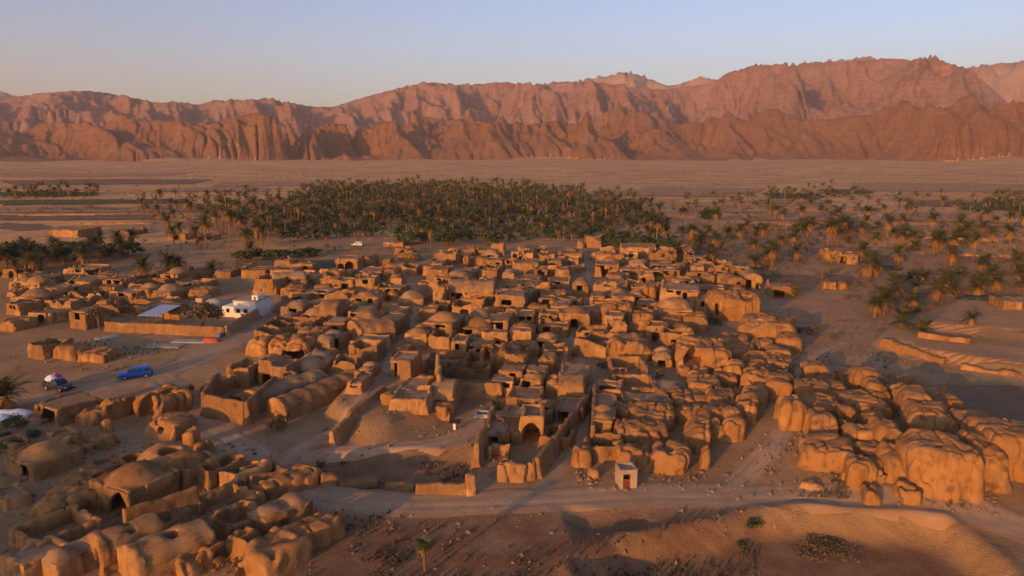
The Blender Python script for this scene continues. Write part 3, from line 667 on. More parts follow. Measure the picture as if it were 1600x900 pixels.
# ------------------------------------------------------------------ the old village, house by house: kind, foot in the photograph, width, height, depth, turn, wear
run_table('''
F 441 420 27 17 5 -14 .1 || small box shaped mud house beside the green field | the box house by the green field
O 413 461 38 32 7 -10 .3 || tall ragged lit ruin above the lane west of the white walled house | the tall ragged ruin by the lane
H 453 454 52 22 5 22 .2 | rd.3 rd.7 | low mud barn with a collapsed dark side open in two bays | the collapsed barn
F 543 425 34 27 6 -8 .12 | a.6x2.6x3 d.18x1.3x2.2 | two storey mud house with an arched porch next to a narrow door | the porched house
F 600 418 20 17 5 -8 .1 || short tower room at the right end of the long low house | the end tower
F 576 437 42 17 8 -8 .08 | d.18 | long low mud house with one dark doorway in front of the short tower room | the long low house
D 511 448 45 15 8 -8 .1 | o.55x1.1x.5x.35 | broad house with a large black hole in its roof | the house with the holed roof
F 494 471 46 18 8 -8 .15 | w.75x1.4x.7 o.5x1.0x.5x.4 | lit mud house with a cracked front and a round black roof hole | the cracked house
F 446 490 44 17 8 -8 .12 || plain low house at the left of a row of two behind the ruined facade | the left plain house
F 492 490 50 16 8 -8 .1 || plain low house at the right of a row of two behind the ruined facade | the right plain house
H 512 510 34 24 7 -8 .08 || blind walled vaulted hall joined to the left of the big pointed arch
I 558 508 32 26 8 -8 .08 | a.5x2.9x3.3 | vaulted hall with a tall black pointed arch in its front | the black arch hall
F 596 526 42 33 8 -16 .18 | w.25x.8x.9 w.72x1.0x1.1x1.6 | rounded mud house with two black window holes beside the black arch | the two hole house
V 552 534 64 17 7 -60 .1 | d.28x.9x1.2 | long smooth vault lying in front of the black arch hall | the long smooth vault
D 442 507 26 14 5 -8 .2 || small grey domed room behind the gullied ruin | the small grey dome
O 446 528 72 26 9 -6 .35 || broken enclosure with a ragged lit rim behind the gullied ruin
L 448 565 66 40 7 -6 .5 | d.62x2.2x1.6 w.82x1.2x1.0x.3 | gullied ruin with a wide lit front and a black breach at its foot | the gullied ruin
D 500 556 34 30 7 -14 .25 | rd.5x1.2x2.2 | tall broken dome with a black gap on its right side behind the bright gable | the broken dome
L 538 578 28 26 4 -10 .25 || bright stepped gable of a fallen house over the courtyard | the bright gable
I 531 613 17 30 6 -8 .06 | a.5x1.7x3.0 | narrow arched entrance bay between two low rooms facing the sandy yard | the arched entrance bay
F 511 612 24 22 6 -8 .1 | w.5x.7x1.0x1.0 | low room with a small window left of the arched entrance bay
F 554 615 24 23 7 -8 .1 | w.5x.7x1.1x.8 | low room with a small window right of the arched entrance bay
D 566 598 26 16 6 -8 .15 || weathered dome rising behind the low rooms of the sandy yard | the yard dome
D 474 590 52 18 9 -8 .15 | o.55x.5x.5 | pair of joined shallow domes behind the portal with the lit lintel | the paired shallow domes
F 448 612 18 32 3 -12 .08 | d.6x1.3x3.0 | tall narrow portal with a lit lintel over a black doorway | the lit lintel portal
V 432 655 46 24 15 -30 .08 || long whale backed vault running back to the lit lintel portal | the whale backed vault
V 392 640 40 24 12 -34 .1 || second long vault along the right side of the round fronted court | the court vault
F 376 634 40 20 6 -22 .12 | d.35x1.1x1.7 d.75x1.2x1.8 | inner room with two black doorways inside the round fronted court | the court room
O 371 606 42 42 6 -16 .25 || tall lit ruin with a bright right corner over the round fronted court | the bright corner ruin
L 322 616 40 20 6 -20 .3 || low slumped wall block on the lane behind the round fronted court
D 412 586 46 20 7 -8 .2 | d.3x.9x1.1 | sunken domed house with a tiny black door behind the court vault
L 396 556 44 28 5 -20 .4 || crumbling bank of old walls along the lane below the long boundary wall
F 566 470 40 14 7 -8 .2 | w.4x1.2x.9x.6 | low shadowed house with a black gap near the middle of the western quarter
O 600 462 50 12 9 -8 .3 || shadowed roofless room with rubble near the alley bend
L 612 475 14 22 3 -8 .5 || thin lit stump of wall beside the shadowed roofless room
D 640 478 44 14 7 -8 .15 || low pale dome at the west edge of the winding alley | the pale alley dome
F 610 500 40 14 7 -8 .12 | w.6x1.0x.8x.6 | low flat house between the pale alley dome and the two hole house
''', 'mud houses in the western quarter of the village')
run_table('''
L 709 400 18 15 3 -8 .5 || small lit stub of wall at the far village edge left of the far tower
L 736 398 18 14 4 -8 .4 || broad lit stub of wall at the far edge of the village beside the far tower
F 777 398 21 22 5 -8 .15 || small lit tower at the far northern edge of the village | the far tower
F 757 401 22 14 5 -8 .15 || low lit room on the left of the far tower
D 766 410 30 16 6 -8 .1 | w.55x1.4x1.0 | grey domed house with a dark window below the far tower | the dome under the far tower
F 682 419 26 14 6 -8 .1 | w.3x1.5x1.0 w.75x1.5x1.0 | low house with two dark windows behind the big smooth fronted house
F 683 440 32 24 7 -8 .05 || big smooth fronted house glowing orange by the alley bend | the smooth fronted house
F 721 438 44 19 7 -8 .15 | w.3x.6x.7 w.68x.6x.7 | lit house with two tiny windows right of the smooth fronted house
L 729 418 10 24 3 -8 .3 || thin bright upright remnant of wall behind the two tiny windows house
F 768 432 30 18 6 -8 .1 | d.15x.9x2.0 | flat house with a lit upper wall and a side doorway below the far tower
D 793 444 20 20 6 -8 .15 || small domed house on the right of the side doorway house
F 821 430 40 26 7 -8 .12 || reddish blank walled house in the northern row | the reddish blank house
F 823 449 38 16 8 -8 .1 || house with a bright band of wall and a shaded terrace below it
D 712 447 36 18 7 -8 .2 | w.45x1.1x1.2 w.75x.7x.7x.8 | domed house with two black holes in front of the tiny windows house
O 742 452 28 20 6 -8 .3 | a.6x2.0x2.2 | broken arch of a fallen vault in the northern quarter
L 763 453 20 20 4 -8 .35 || conical lit stump beside the broken vault arch
H 734 476 76 26 7 -8 .12 | w.13x.7x.7x1.6 w.27x1.1x1.1x.9 w.7x.6x.8x1.2 | long lit house with a blind arch and three small openings | the blind arch house
F 795 494 48 42 7 -8 .15 | w.4x1.5x.7x2.4 w.45x.8x.8x.5 | tall bright block with two dark holes at the heart of the village | the tall bright block
L 684 482 18 42 5 -8 .3 || tall fluted bright ruin at the edge of the winding alley | the fluted ruin
O 728 496 48 26 7 -8 .12 | d.45x1.4x1.6 | square court with a lit back wall and black doorway under the blind arch house | the square court
D 682 534 52 36 9 -14 .12 | d.6x1.3x2.6x1.3 | broad house with a slanting roof and one tall black door | the slant roofed house
D 744 532 52 24 8 -8 .2 | w.2x1.6x.9x1.0 | slumped dome with a black slot left of the black pointed window
F 776 528 36 36 7 -8 .22 | a.5x2.0x2.9x1.3 | bright ruin pierced by a large black pointed window | the black pointed window
D 812 534 40 20 7 -8 .25 | d.4x1.3x1.6 d.75x1.3x1.6 | low domed house with two round black holes right of the black pointed window
D 649 542 34 26 7 -14 .08 || plain square house with a smooth dome at the edge of the winding alley | the smooth dome house
O 685 545 34 26 7 -8 .05 || small square roofless court with thick walls by the smooth dome house | the thick walled court
F 716 560 26 34 6 -8 .1 | w.45x.5x.7 | upright house with a lit top corner and one tiny window | the tiny window house
F 737 546 14 24 4 -8 .1 | d.5x1.4x2.0 | narrow bay with a black doorway right of the tiny window house
O 690 590 68 24 10 -6 .06 || long blank front wall of an empty court behind the stepped tower | the blank front court
O 742 592 46 24 10 -6 .1 || empty walled yard at the right end of the blank front court | the empty yard
L 626 559 26 18 5 -8 .1 || stepped lit cap of masonry behind the roof of the stepped tower
F 626 592 38 38 6 -8 .05 | d.18x1.3x2.6 | bright stepped tower house with a dark doorway on its left | the stepped tower
L 768 584 48 46 7 -8 .45 | w.3x.8x1.0 w.6x.9x1.0x3 | bright crumbling ruin with several gouged holes behind the lone palm | the gouged ruin
F 806 586 34 40 7 -8 .3 | w.7x.9x.8x3 | crumbling house behind the lone palm of the dusty yard
L 853 584 28 30 6 -8 .15 || bright wedge of wall right of the lone palm | the bright wedge
D 852 548 36 20 6 -8 .15 | w.35x1.0x1.1x.4 | small grey dome with a black door at the edge of the shadowed hollow
F 640 626 46 22 8 -8 .12 || long low lit house in front of the stepped tower
H 690 640 38 20 7 -8 .1 | d.2x1.6x1.6 | half vaulted room left of the thin standing wall
F 640 646 60 14 6 -4 .25 || low terrace wall with bright broken blocks on top of the round earth mound | the mound top ruin
L 612 634 34 22 4 -4 .3 || bright ridged pile on the left side of the mound top ruin
L 682 655 30 14 4 -20 .25 || bright broken corner of wall at the right foot of the round earth mound
F 819 640 54 24 7 -6 .08 || flat roofed house with a broad lit parapet behind the great arch | the broad parapet house
D 866 618 28 18 6 -6 .1 | o.4x.7x.5 | small dome with a broken crown behind the broad parapet house
F 842 664 36 28 6 -10 .06 | o.6x.5x.5 | square house with a tilted roof behind the great arch | the tilted roof house
I 831 694 36 56 7 -4 .03 | a.5x1.9x2.7 | tall gateway house with the great black pointed arch beside the straight alley | the great arch house
F 800 668 30 16 6 -6 .1 || low lit room behind the left side of the great arch
F 794 694 34 26 6 -6 .1 || plain block joined to the left of the great arch
F 897 606 46 28 8 -8 .12 || uppermost of the stepped houses descending along the straight alley | the uppermost stepped house
H 891 632 44 24 7 -8 .08 || middle of the stepped houses descending along the straight alley | the middle stepped house
F 889 660 40 28 6 -8 .06 | d.25x1.1x1.6 a.75x1.2x1.9 | lowest of the stepped houses with two black doorways by the alley | the lowest stepped house
O 868 702 50 22 7 -10 .2 || roofless room between the great arch and the straight alley
O 808 752 60 34 4 -4 .4 || ruined front with a jagged lit wall at the mouth of the straight alley | the jagged front ruin
O 775 728 36 26 5 -4 .35 | d.3x1.4x2.0 | shaded roofless room with a black doorway left of the jagged front ruin
F 772 700 40 30 7 -4 .15 | w.35x1.1x.8x.6 | grey walled room with a small black hole left of the great arch
''', 'mud houses in the central quarter of the village')
run_table('''
L 907 388 11 14 4 -8 .3 || small lit block at the far edge of the village left of the far lookout
F 927 387 25 22 5 -8 .3 || far lookout ruin among the palms behind the eastern quarter | the far lookout
F 997 404 56 22 12 -8 .03 || wide flat topped house crowning the eastern quarter | the flat topped house
O 1036 412 40 26 8 -8 .25 | w.5x.6x.7 | bright ruin sloping down right of the flat topped house
L 952 412 44 20 6 -8 .45 || rubbly lit block in front of the flat topped house
F 948 433 36 26 7 -8 .15 | d.45x1.3x2.0 w.75x1.4x1.8x2.0 | lit house with two black openings facing the paved lane | the two black openings house
F 990 418 40 14 7 -8 .1 | w.3x3.4x.6x1.4 w.75x3.0x.6x1.4 | long house with a slit of dark openings under the flat topped house
F 986 436 38 20 6 -8 .15 | w.25x1.1x1.0 w.55x1.1x1.1 w.85x.9x.9 | lit house with three small black windows under the flat topped house
F 1033 430 34 22 6 -8 .2 | w.2x.8x.8 w.5x.8x.8 w.75x.9x.9 | eroded house with three round windows below the sloping ruin
F 958 462 44 22 7 -8 .06 || broad blank lit front beside the paved lane | the broad blank front
O 992 458 28 20 6 -8 .2 | d.2x1.2x1.8 | small shadowed court right of the broad blank front
D 995 480 28 22 6 -8 .08 | w.4x.7x.8 | grey shadowed domed house with one tiny black window
L 1016 478 22 42 6 -8 .2 | w.6x.7x.8x4.5 | tall narrow bright buttress of wall behind the shadowed gap
F 934 484 24 28 6 -8 .08 | d.5x1.4x2.4 | bright front with a tall black doorway beside the shadowed hollow | the tall doorway front
I 946 478 16 22 5 -8 .1 | a.5x1.5x2.2 | narrow bay with a black arched doorway right of the tall doorway front
D 966 477 30 22 6 -8 .15 | w.3x.9x.9 | square domed house with one black window above the bright row
F 867 424 22 22 6 -8 .2 | w.35x1.1x1.0x.9 | small lit house with one black window by the northern end of the shadowed hollow
F 894 426 36 10 6 -8 .1 || low lit terrace beside the paved lane
F 893 408 36 16 6 -8 .15 || grey shaded house at the head of the paved lane
D 906 464 26 26 6 -10 .1 | w.45x.9x.9 | rounded tower with one black window beside the paved lane | the rounded lane tower
F 872 452 36 18 7 -8 .2 | w.4x.9x.9 | shaded house left of the rounded lane tower
F 921 500 42 20 6 -8 .1 | w.55x.8x.6x1.6 | lit house at the head of the curved court | the curved court house
L 951 508 24 36 5 -8 .25 || bright pillar of wall right of the curved court house
L 974 506 26 38 6 -8 .2 || smooth bright block left of the tall split ruin
L 1006 527 38 48 6 -8 .35 || tall split ruin glowing orange in the eastern quarter | the tall split ruin
O 922 560 56 34 9 -30 .18 || court with a curved sweeping wall above the shadowed hollow | the curved court
L 985 565 70 36 10 -8 .3 || big slumped dome mass with grey hollows | the slumped dome mass
O 984 594 56 24 8 0 .05 | w.15x.5x.5x1.0 w.3x.5x.5x1.0 w.45x.5x.5x1.0 w.6x.5x.5x1.0 w.75x.5x.5x1.0 w.9x.5x.5x1.0 | round fronted house with a row of small slots under its rim | the slotted round house
D 1035 574 30 22 6 -8 .15 | d.5x.8x1.5 | small domed house with one tall black door right of the slotted round house
F 1062 487 62 44 9 -14 .25 | w.25x.8x.9x4.2 w.45x.7x.8x3.6 w.6x.5x1.2x2.6 | large bright facade with small openings left of the great bastion | the large facade
F 1100 492 26 32 7 -14 .15 | w.4x.5x.6 | bright wall joining the large facade to the great bastion
L 1150 502 76 48 11 -8 .3 | w.72x1.6x.5x4 w.12x.4x1.8x.8 | great bastion of bright orange mud wall on the eastern edge | the great bastion
F 1090 432 20 20 5 -8 .12 || small bright cube house behind the large facade
F 1124 430 42 14 7 -8 .1 || long low bright house behind the large facade
F 1128 416 14 12 4 -8 .1 || pale cube on the roof line of the long low bright house
L 1140 422 16 14 4 -8 .2 || rounded bright block at the right end of the long low bright house
V 1152 456 28 18 8 6 .06 | w.6x.7x.8x1.4 w.6x.6x.5x.3 | vaulted house with two stacked black windows behind the great bastion | the two window vault
V 1176 452 28 20 8 -8 .08 | d.25x1.1x2.2 d.85x1.1x1.5 | grey vaulted house with two black doors at the eastern edge
F 1222 466 36 24 6 -8 .25 | d.2x.9x1.8 d.45x.9x1.6 | low brown house with two doors beside the big round bush | the two door brown house
F 1075 422 14 20 4 -8 .15 | w.5x.6x.6 | slim shaded tower with a lit right edge behind the small bright cube house
F 1068 448 40 16 6 -8 .4 || rubble strewn house top behind the large facade
D 1055 512 60 34 9 -8 .3 | w.25x.9x1.0x3 | grey weathered dome with one window left of the great bastion | the grey weathered dome
L 1086 520 40 30 7 -10 .35 || bright eroded block between the grey weathered dome and the great bastion
F 950 628 44 26 6 -8 .08 | o.45x1.1x.5x.35 | flat roofed house with a sunken skylight at the alley corner | the alley corner house
O 995 622 64 22 8 -2 .04 | d.45x1.2x1.2x.0 | neat square court with a lit back wall and black doorways | the neat square court
F 1044 626 40 22 7 -6 .08 | rd.7x.8x1.4 | square house with a pale flat roof right of the neat square court | the pale roofed house
F 1010 641 78 22 5 -2 .15 || long bright wall of rooms in front of the neat square court | the long bright rooms
F 946 648 38 24 6 -8 .1 | w.9x.6x.6 | lit room in front of the alley corner house
D 941 682 38 32 8 -10 .1 | o.6x.35x.5x.4 | rounded lit house with one small black roof hole beside the alley | the small hole house
L 987 662 44 26 6 -6 .4 || collapsed lit room in front of the long bright rooms
L 1020 672 60 28 7 -12 .35 || slumped bright terrace right of the collapsed lit room
L 1004 700 92 34 7 -4 .3 || broad bright bank of fallen walls behind the white hut | the broad bright bank
O 946 722 58 30 7 -4 .15 || shaded open room with one upright bright wall end | the shaded open room
L 911 730 32 34 4 -4 .2 || bright triangular wall end at the mouth of the straight alley | the triangular wall end
L 992 738 56 34 8 -4 .45 || low bright rubble hump just behind the white hut | the rubble hump
L 1046 742 60 44 8 -10 .4 || tall gouged bright ruin right of the white hut | the gouged bright ruin
L 1085 710 40 44 8 -14 .35 || leaning bright ruin above the gouged bright ruin
L 1104 735 16 40 4 -10 .2 || slim bright pillar at the right end of the village front | the slim pillar
L 1108 690 54 40 9 -14 .35 || worn bright shoulder of walls over the eastern slope
''', 'mud houses in the eastern quarter of the village')
run_table('''
L 1097 582 82 44 10 -10 .3 | a.3x2.4x2.2x1.4 | broad smooth orange mass with a scooped cave in its front | the scooped mass
L 1196 538 84 40 10 -22 .3 || large sloping orange mass with a flat grey back on the eastern edge | the sloping mass
L 1232 552 40 30 6 -22 .35 || cracked orange end block at the right foot of the sloping mass
L 1150 562 44 20 6 -25 .35 || flattened grey topped mound right of the scooped mass
L 1178 578 44 20 6 -25 .35 || long rounded ridge of mud between the scooped mass and the cracked end block
L 1218 585 44 28 7 -14 .3 || stepped orange block near the gap before the boulder field | the stepped block
L 1146 600 30 34 6 -20 .3 || upright rounded orange column of mud below the scooped mass
L 1130 608 36 24 6 -20 .35 || lit sagging mound left of the upright rounded column
L 1180 618 46 34 8 -20 .35 || orange humped mass with a dark left hollow | the humped mass
L 1214 628 44 36 8 -25 .35 || orange steep nose of mud pointing at the path | the steep nose
L 1098 622 50 28 8 -14 .3 || brown shaded hump behind the pale roofed house
L 1082 640 60 18 7 -10 .35 || low shaded terrace right of the pale roofed house
L 1128 646 48 28 8 -14 .35 || lit top of a slumped building on the eastern slope
L 1166 662 34 44 7 -16 .3 || tall brown fluted block on the eastern slope | the fluted block
L 1146 690 38 40 8 -16 .35 || brown leaning block below the fluted block
L 1126 668 44 26 7 -14 .35 || orange lit ledge left of the brown leaning block
L 1080 664 46 20 7 -10 .35 || lit ledge of mud in the middle of the eastern slope
''', 'slumped mud masses on the eastern slope', -12., .82, 1.0, .06)
run_table('''
L 1277 604 38 34 6 -10 .25 || squared orange block at the far left of the boulder field | the squared far block
L 1355 618 40 42 7 -10 .2 || tall peaked orange block at the back of the boulder field | the tall peaked block
L 1372 628 28 28 5 -10 .15 || cube shaped pale block right of the tall peaked block
L 1268 630 56 26 7 -16 .25 || long low ridge of mud below the squared far block
L 1308 622 28 20 5 -10 .2 || small egg shaped block in the middle of the back row
L 1296 636 38 18 5 -6 .2 || flat shaded slab of mud under the egg shaped block
L 1346 642 58 18 6 -4 .2 || long flat loaf of mud in the middle of the boulder field | the long loaf
L 1372 652 52 20 6 -4 .2 || flat layered block below the right end of the long loaf
L 1382 634 34 16 5 -8 .2 || rounded tail block at the right end of the back row
L 1238 674 44 48 8 -14 .25 || big orange shoulder block at the left edge of the boulder field | the left shoulder block
L 1283 656 50 28 7 -14 .25 || bent ridge block joined to the left shoulder block
L 1288 690 40 38 7 -8 .15 || squat rounded block in front of the bent ridge block
L 1324 664 28 26 5 -6 .15 || small round topped block with a pale rim in the centre
L 1316 676 16 16 3 -6 .15 || tiny block wedged between two larger rounded blocks
L 1440 662 44 50 8 -10 .15 || smooth upright orange block with a rounded top | the smooth upright block
L 1466 652 32 26 6 -16 .3 || pointed rough block behind the smooth upright block
L 1492 655 28 30 6 -10 .2 || grey shaded knob at the right rear of the boulder field
L 1460 690 76 46 9 -20 .2 || huge tilted slab with one bright and one dark side | the huge tilted slab
L 1394 712 42 46 7 -6 .12 || barrel shaped orange block with a flat top | the barrel block
L 1347 702 46 30 6 -12 .15 || wedge shaped block with a dark underside | the wedge block
L 1300 712 44 26 6 -16 .25 || lumpy double block above the long front block
L 1290 736 80 38 8 -20 .25 || long bright front block at the left foot of the boulder field | the long front block
L 1356 724 34 24 5 -14 .2 || small cracked block below the wedge block
L 1350 764 46 44 6 -8 .15 || lone heart shaped block standing forward of the boulder field | the heart shaped block
L 1420 756 70 44 8 -8 .2 || pale left flank of the largest front mass
L 1482 782 104 84 12 -12 .3 || largest orange front mass of the boulder field with a domed top | the largest front mass
L 1548 768 56 70 10 -12 .3 || fluted right flank of the largest front mass
L 1590 752 84 76 12 -8 .25 || great flat topped orange block cut by the right picture edge
L 1540 700 70 40 9 -8 .3 || grey topped block in the shade behind the largest front mass
L 1372 742 24 20 4 -8 .25 || dark little block in the gap between the barrel block and the heart shaped block
L 1368 792 28 20 4 -8 .2 || pale squared boulder beside the track below the boulder field
L 1425 790 34 12 4 -8 .3 || flat grey boulder beside the track below the boulder field
L 1378 762 20 24 4 -8 .3 || narrow shaded stump right of the heart shaped block
''', 'mud boulders of the collapsed quarter by the track', -10., .9, 1.0, .0)
# ------------------------------------------------------------------ lower left quarter
run_table('''
I 76 662 62 40 8 -30 .2 | a.62x2.6x3.2 w.2x.5x1.2x1.4 | ruin with a wide black round arch near the lower left shrubs | the wide arch ruin
L 128 664 50 26 6 -30 .3 || slanting brown slab of wall right of the wide arch ruin
L 165 660 42 42 7 -34 .45 | d.8x2.0x2.4 | bright broken vault end with a dark cleft | the broken vault end
L 222 655 56 48 8 -34 .4 | a.55x2.0x3.2 | rounded bright ruin split by a tall dark opening | the split ruin
L 246 642 30 28 5 -40 .3 || brown rounded back of wall on the lane right of the split ruin
L 244 688 64 36 7 -24 .25 | w.5x.7x.5x.6 | broad bright weathered dome with pitted front above the yard | the pitted dome
L 290 702 24 42 3 -24 .12 || bright upright pier of wall above the track | the bright pier
L 308 712 18 20 3 -34 .25 || small bright broken corner right of the bright pier
L 160 678 14 14 2 -30 .4 || small bright fang of wall in the dim yard
L 92 702 24 24 3 -50 .3 || lone stub of wall with a lit left edge in the dim yard
D 30 745 74 36 8 -30 .2 | d.65x1.2x1.6 | low domed house with a square black doorway at the left edge | the square doorway dome
H 228 762 86 40 8 -40 .15 | d.3x1.0x1.8 w.25x.7x.4 o.5x.9x.5 | long dim vaulted house with a small black door above the yard | the small door vault
F 272 760 50 44 7 -34 .2 | w.4x.6x.8x1.0 | lit end of a fluted mud house left of the open domes | the fluted end house
O 314 758 46 42 7 -34 .2 || bright roofless round room with a black hollow above the track | the first hollow room
O 352 764 52 38 7 -34 .25 || second roofless round room with a sagging rim | the second hollow room
O 384 760 40 32 6 -40 .25 || shaded roofless room at the end of the row beside the track
D 172 800 92 58 9 -30 .35 | a.7x2.0x2.2 w.35x.6x.5x3 | large cracked dome with a lit right flank and a cave like breach | the large cracked dome
L 96 782 60 34 8 -30 .4 | d.6x.9x1.4 | sunken heap of walls with a black slit left of the large cracked dome
L 62 812 78 40 9 -35 .35 || dim rounded mound of walls at the left edge
O 40 862 92 40 9 -35 .2 || dim oval court with a slumped rim near the lower left corner | the oval court
F 20 905 66 44 7 -30 .15 | w.6x.7x.7x1.4 | square house with one lit top corner at the lower left corner | the lower left house
D 78 905 52 48 8 -30 .15 || shaded blank domed house right of the lit lower left house
V 152 888 70 48 9 -43 .06 | d.62x.9x1.8 o.35x.4x.4 o.7x.3x.4 | big barrel vaulted house with a black side door in the lower left | the big barrel vault
V 205 905 74 46 11 -43 .08 | o.55x.5x.4 | second big barrel vaulted house in front with a lit lower end
O 318 812 84 34 8 -36 .35 | d.5x1.5x1.6 | roofless ruin full of black hollows below the track | the hollow ruin
L 352 868 34 34 5 -30 .3 | w.5x.5x.5 | bright pitted stump in the lower left ruins | the pitted stump
O 345 838 64 34 7 -36 .4 || ragged pit of fallen walls beside the bright pitted stump
D 404 832 48 40 8 -36 .2 || dome with a lit left cap below the track bend | the lit cap dome
L 446 858 46 42 8 -40 .2 || split half dome with a bright thin edge at the track bend | the split half dome
L 470 858 36 50 7 -40 .2 || brown rounded half of the split dome nearest the track
L 396 905 74 54 9 -24 .35 || bright gullied mass streaked with dark runnels at the bottom of the view | the gullied mass
L 325 912 60 56 7 -30 .2 | a.5x2.6x2.9 | half buried arch with a bright rim at the bottom of the view | the half buried arch
L 268 905 60 26 6 -36 .3 || low bright lip of wall at the bottom of the view
L 430 772 56 22 7 -40 .25 || low smooth hump of old wall in the bend of the track
L 405 782 40 20 6 -40 .4 || bright crumbled ledge above the lit cap dome
''', 'ruined mud houses in the lower left quarter', -30., .72, 1.0, .08)
# ------------------------------------------------------------------ far left quarter
run_table('''
F 21 492 30 22 6 -20 .35 | w.3x.6x.6 w.6x.6x.6 | small bright ruin near the left edge behind the earth cut | the small left ruin
F 122 514 34 36 6 -20 .25 | w.45x.7x1.4 | bright gable house with one slit window near the forked tree | the slit window gable
L 155 484 22 16 4 -14 .3 || bright broken house top behind the forked tree
O 56 560 38 28 6 -24 .4 || ruin with a lit left face beside the rubble bank | the lit left face ruin
L 98 562 46 24 5 -20 .45 || dark slumped heap right of the lit left face ruin
L 140 566 56 13 5 -10 .5 || rubble bank of fallen brick beside the dark slumped heap
F 82 466 44 20 7 -14 .2 | d.9x1.4x1.4 | low house with a wide pale roof in the far left quarter
F 120 452 50 16 8 -14 .25 | w.3x1.2x.8 | flat house with one dark hole in the far left quarter
F 190 470 44 18 8 -14 .25 | w.5x1.2x.9 | low house with a black gap in its roof edge left of the lit pyramid roof
D 222 466 30 18 6 -14 .2 || grey dome left of the bigger grey dome in the far left quarter
D 252 470 40 18 7 -14 .15 || bigger grey dome left of the lit pyramid roof
L 306 468 36 18 6 -14 .15 || bright pyramid shaped roof end left of the white walled house | the pyramid roof end
F 232 482 40 12 7 -14 .2 | w.3x1.6x.7 | low house with a dark slot behind the blue tin shed roof
F 240 494 56 18 7 -14 .12 || orange walled house behind the blue tin shed roof
O 176 494 60 22 8 -14 .3 || shaded roofless walls left of the blue tin shed roof
O 86 486 64 22 9 -14 .3 || shaded sunken court behind the slit window gable
F 40 446 50 14 8 -14 .3 || reddish low ruin under the palms of the far left quarter
L 108 442 30 12 5 -14 .4 || thin lit ruin top under the palms of the far left quarter
F 195 442 54 14 8 -14 .25 || dim long ruin under the three tall palms
L 158 458 40 12 5 -14 .35 || dim broken ridge of wall in the far left quarter
F 346 434 30 14 6 -10 .2 || lit low house behind the white walled house
F 374 424 26 12 6 -10 .2 || small lit house on the far side of the road bend
F 396 436 40 18 7 -10 .25 || long lit house beside the road bend | the road bend house
''', 'ruined mud houses in the far left quarter', -14., .8, 1.0, .08)
# far compounds between the palms
run_table('''
F 92 370 66 14 14 -6 .02 || long low reddish compound far off on the left | the long far compound
F 192 368 36 9 10 -6 .02 || small reddish compound right of the long far compound
F 276 375 30 13 8 -6 .05 | d.5x1.5x2.2 | small far house with a dark doorway among the palms
F 318 377 24 11 8 -6 .05 | d.3x1.5x2.0 | small far house with a dark left doorway among the palms
F 392 372 18 12 7 -6 .05 | w.5x1.2x1.2 | tiny far house half hidden by palms
F 615 385 32 5 6 -6 .1 || low lit wall of a far yard before the dense palm grove
''', 'far houses among the palms')
run_table('''
O 1300 407 24 20 6 -8 .3 || lit ruined cottage among the right hand palms
F 1326 413 26 20 6 -8 .25 | d.2x1.5x2.2 | lit cottage with a dark doorway among the right hand palms | the lit cottage
L 1298 452 20 14 4 -8 .3 || bright stub of wall on the edge of the dark field
L 1321 453 14 12 4 -8 .3 || smaller bright stub of wall on the edge of the dark field
F 1582 484 30 18 6 -8 .2 || reddish field hut near the right edge
''', 'field ruins on the right')
# ------------------------------------------------------------------ free standing walls
mud_wall((165, 517), (352, 526), 1.9, label='long low boundary wall in front of the blue tin shed', ref='the long boundary wall', er=.1, mat='mud', seed=31)
mud_wall((353, 526), (410, 492), 2.2, label='shaded boundary wall running up the road from the long wall corner', er=.04, mat='pale', seed=33)
mud_wall((687, 625), (684, 590), 3.4, label='thin standing wall lit on its left edge beside the blank front court', ref='the thin standing wall', er=.2, seed=35)
mud_wall((700, 618), (784, 622), 2.2, label='bright wall across the yard below the lone palm', ref='the yard wall', er=.2, seed=37)
mud_wall((518, 698), (600, 612), 1.9, label='long sloping wall dividing the sandy yard from the earth mound', ref='the sloping yard wall', er=.15, seed=39)
mud_wall((502, 757), (592, 763), 1.2, label='smooth rounded wall along the front of the sunken plot', ref='the rounded plot wall', er=.03, th=.9, seed=41)
mud_wall((602, 764), (648, 765), .7, label='low worn remnant between two taller plot walls', er=.3, seed=42)
mud_wall((650, 770), (742, 770), 1.15, label='bright crumbling wall at the right front of the sunken plot', ref='the crumbling plot wall', er=.3, seed=43)
mud_wall((728, 772), (742, 770), 2.3, label='bright upright shard at the end of the crumbling plot wall', er=.3, seed=45, th=.8)
mud_wall((744, 735), (758, 696), 3.4, label='leaning bright blade of wall right of the sunken plot', ref='the leaning blade', er=.3, seed=47)
mud_wall((762, 690), (770, 660), 2.4, label='small bright shard of wall behind the leaning blade', er=.3, seed=49)
mud_wall((840, 748), (918, 640), 2.3, label='tall shaded wall along the left side of the straight alley', ref='the tall alley wall', er=.12, seed=51)
mud_wall((926, 690), (930, 612), 2.0, label='low edge of wall along the right side of the straight alley', er=.15, seed=53)
mud_wall((322, 650), (384, 662), 3.0, label='curved front wall of the round fronted court', ref='the round fronted court', er=.12, seed=55)
mud_wall((386, 663), (432, 618), 3.0, label='right side wall of the round fronted court', er=.1, seed=57)
mud_wall((320, 650), (345, 612), 3.2, label='left rim wall of the round fronted court', er=.15, seed=59)
mud_wall((196, 838), (312, 795), 2.6, label='long swooping wall across the lower left ruins', ref='the long swooping wall', er=.25, seed=61)
mud_wall((232, 862), (300, 820), 1.8, label='lower broken wall in front of the long swooping wall', er=.3, seed=63)
mud_wall((1376, 545), (1476, 569), .95, label='bright broken field bank wall on the right', er=.6, th=1.1, mat='melt', seed=65)
mud_wall((1500, 575), (1598, 588), .8, label='short bright field bank wall farther right', er=.6, th=1.1, mat='melt', seed=67)
mud_wall((1434, 526), (1516, 536), .9, label='thin bright edge of the upper right field', er=.3, th=.8, mat='melt', seed=69)
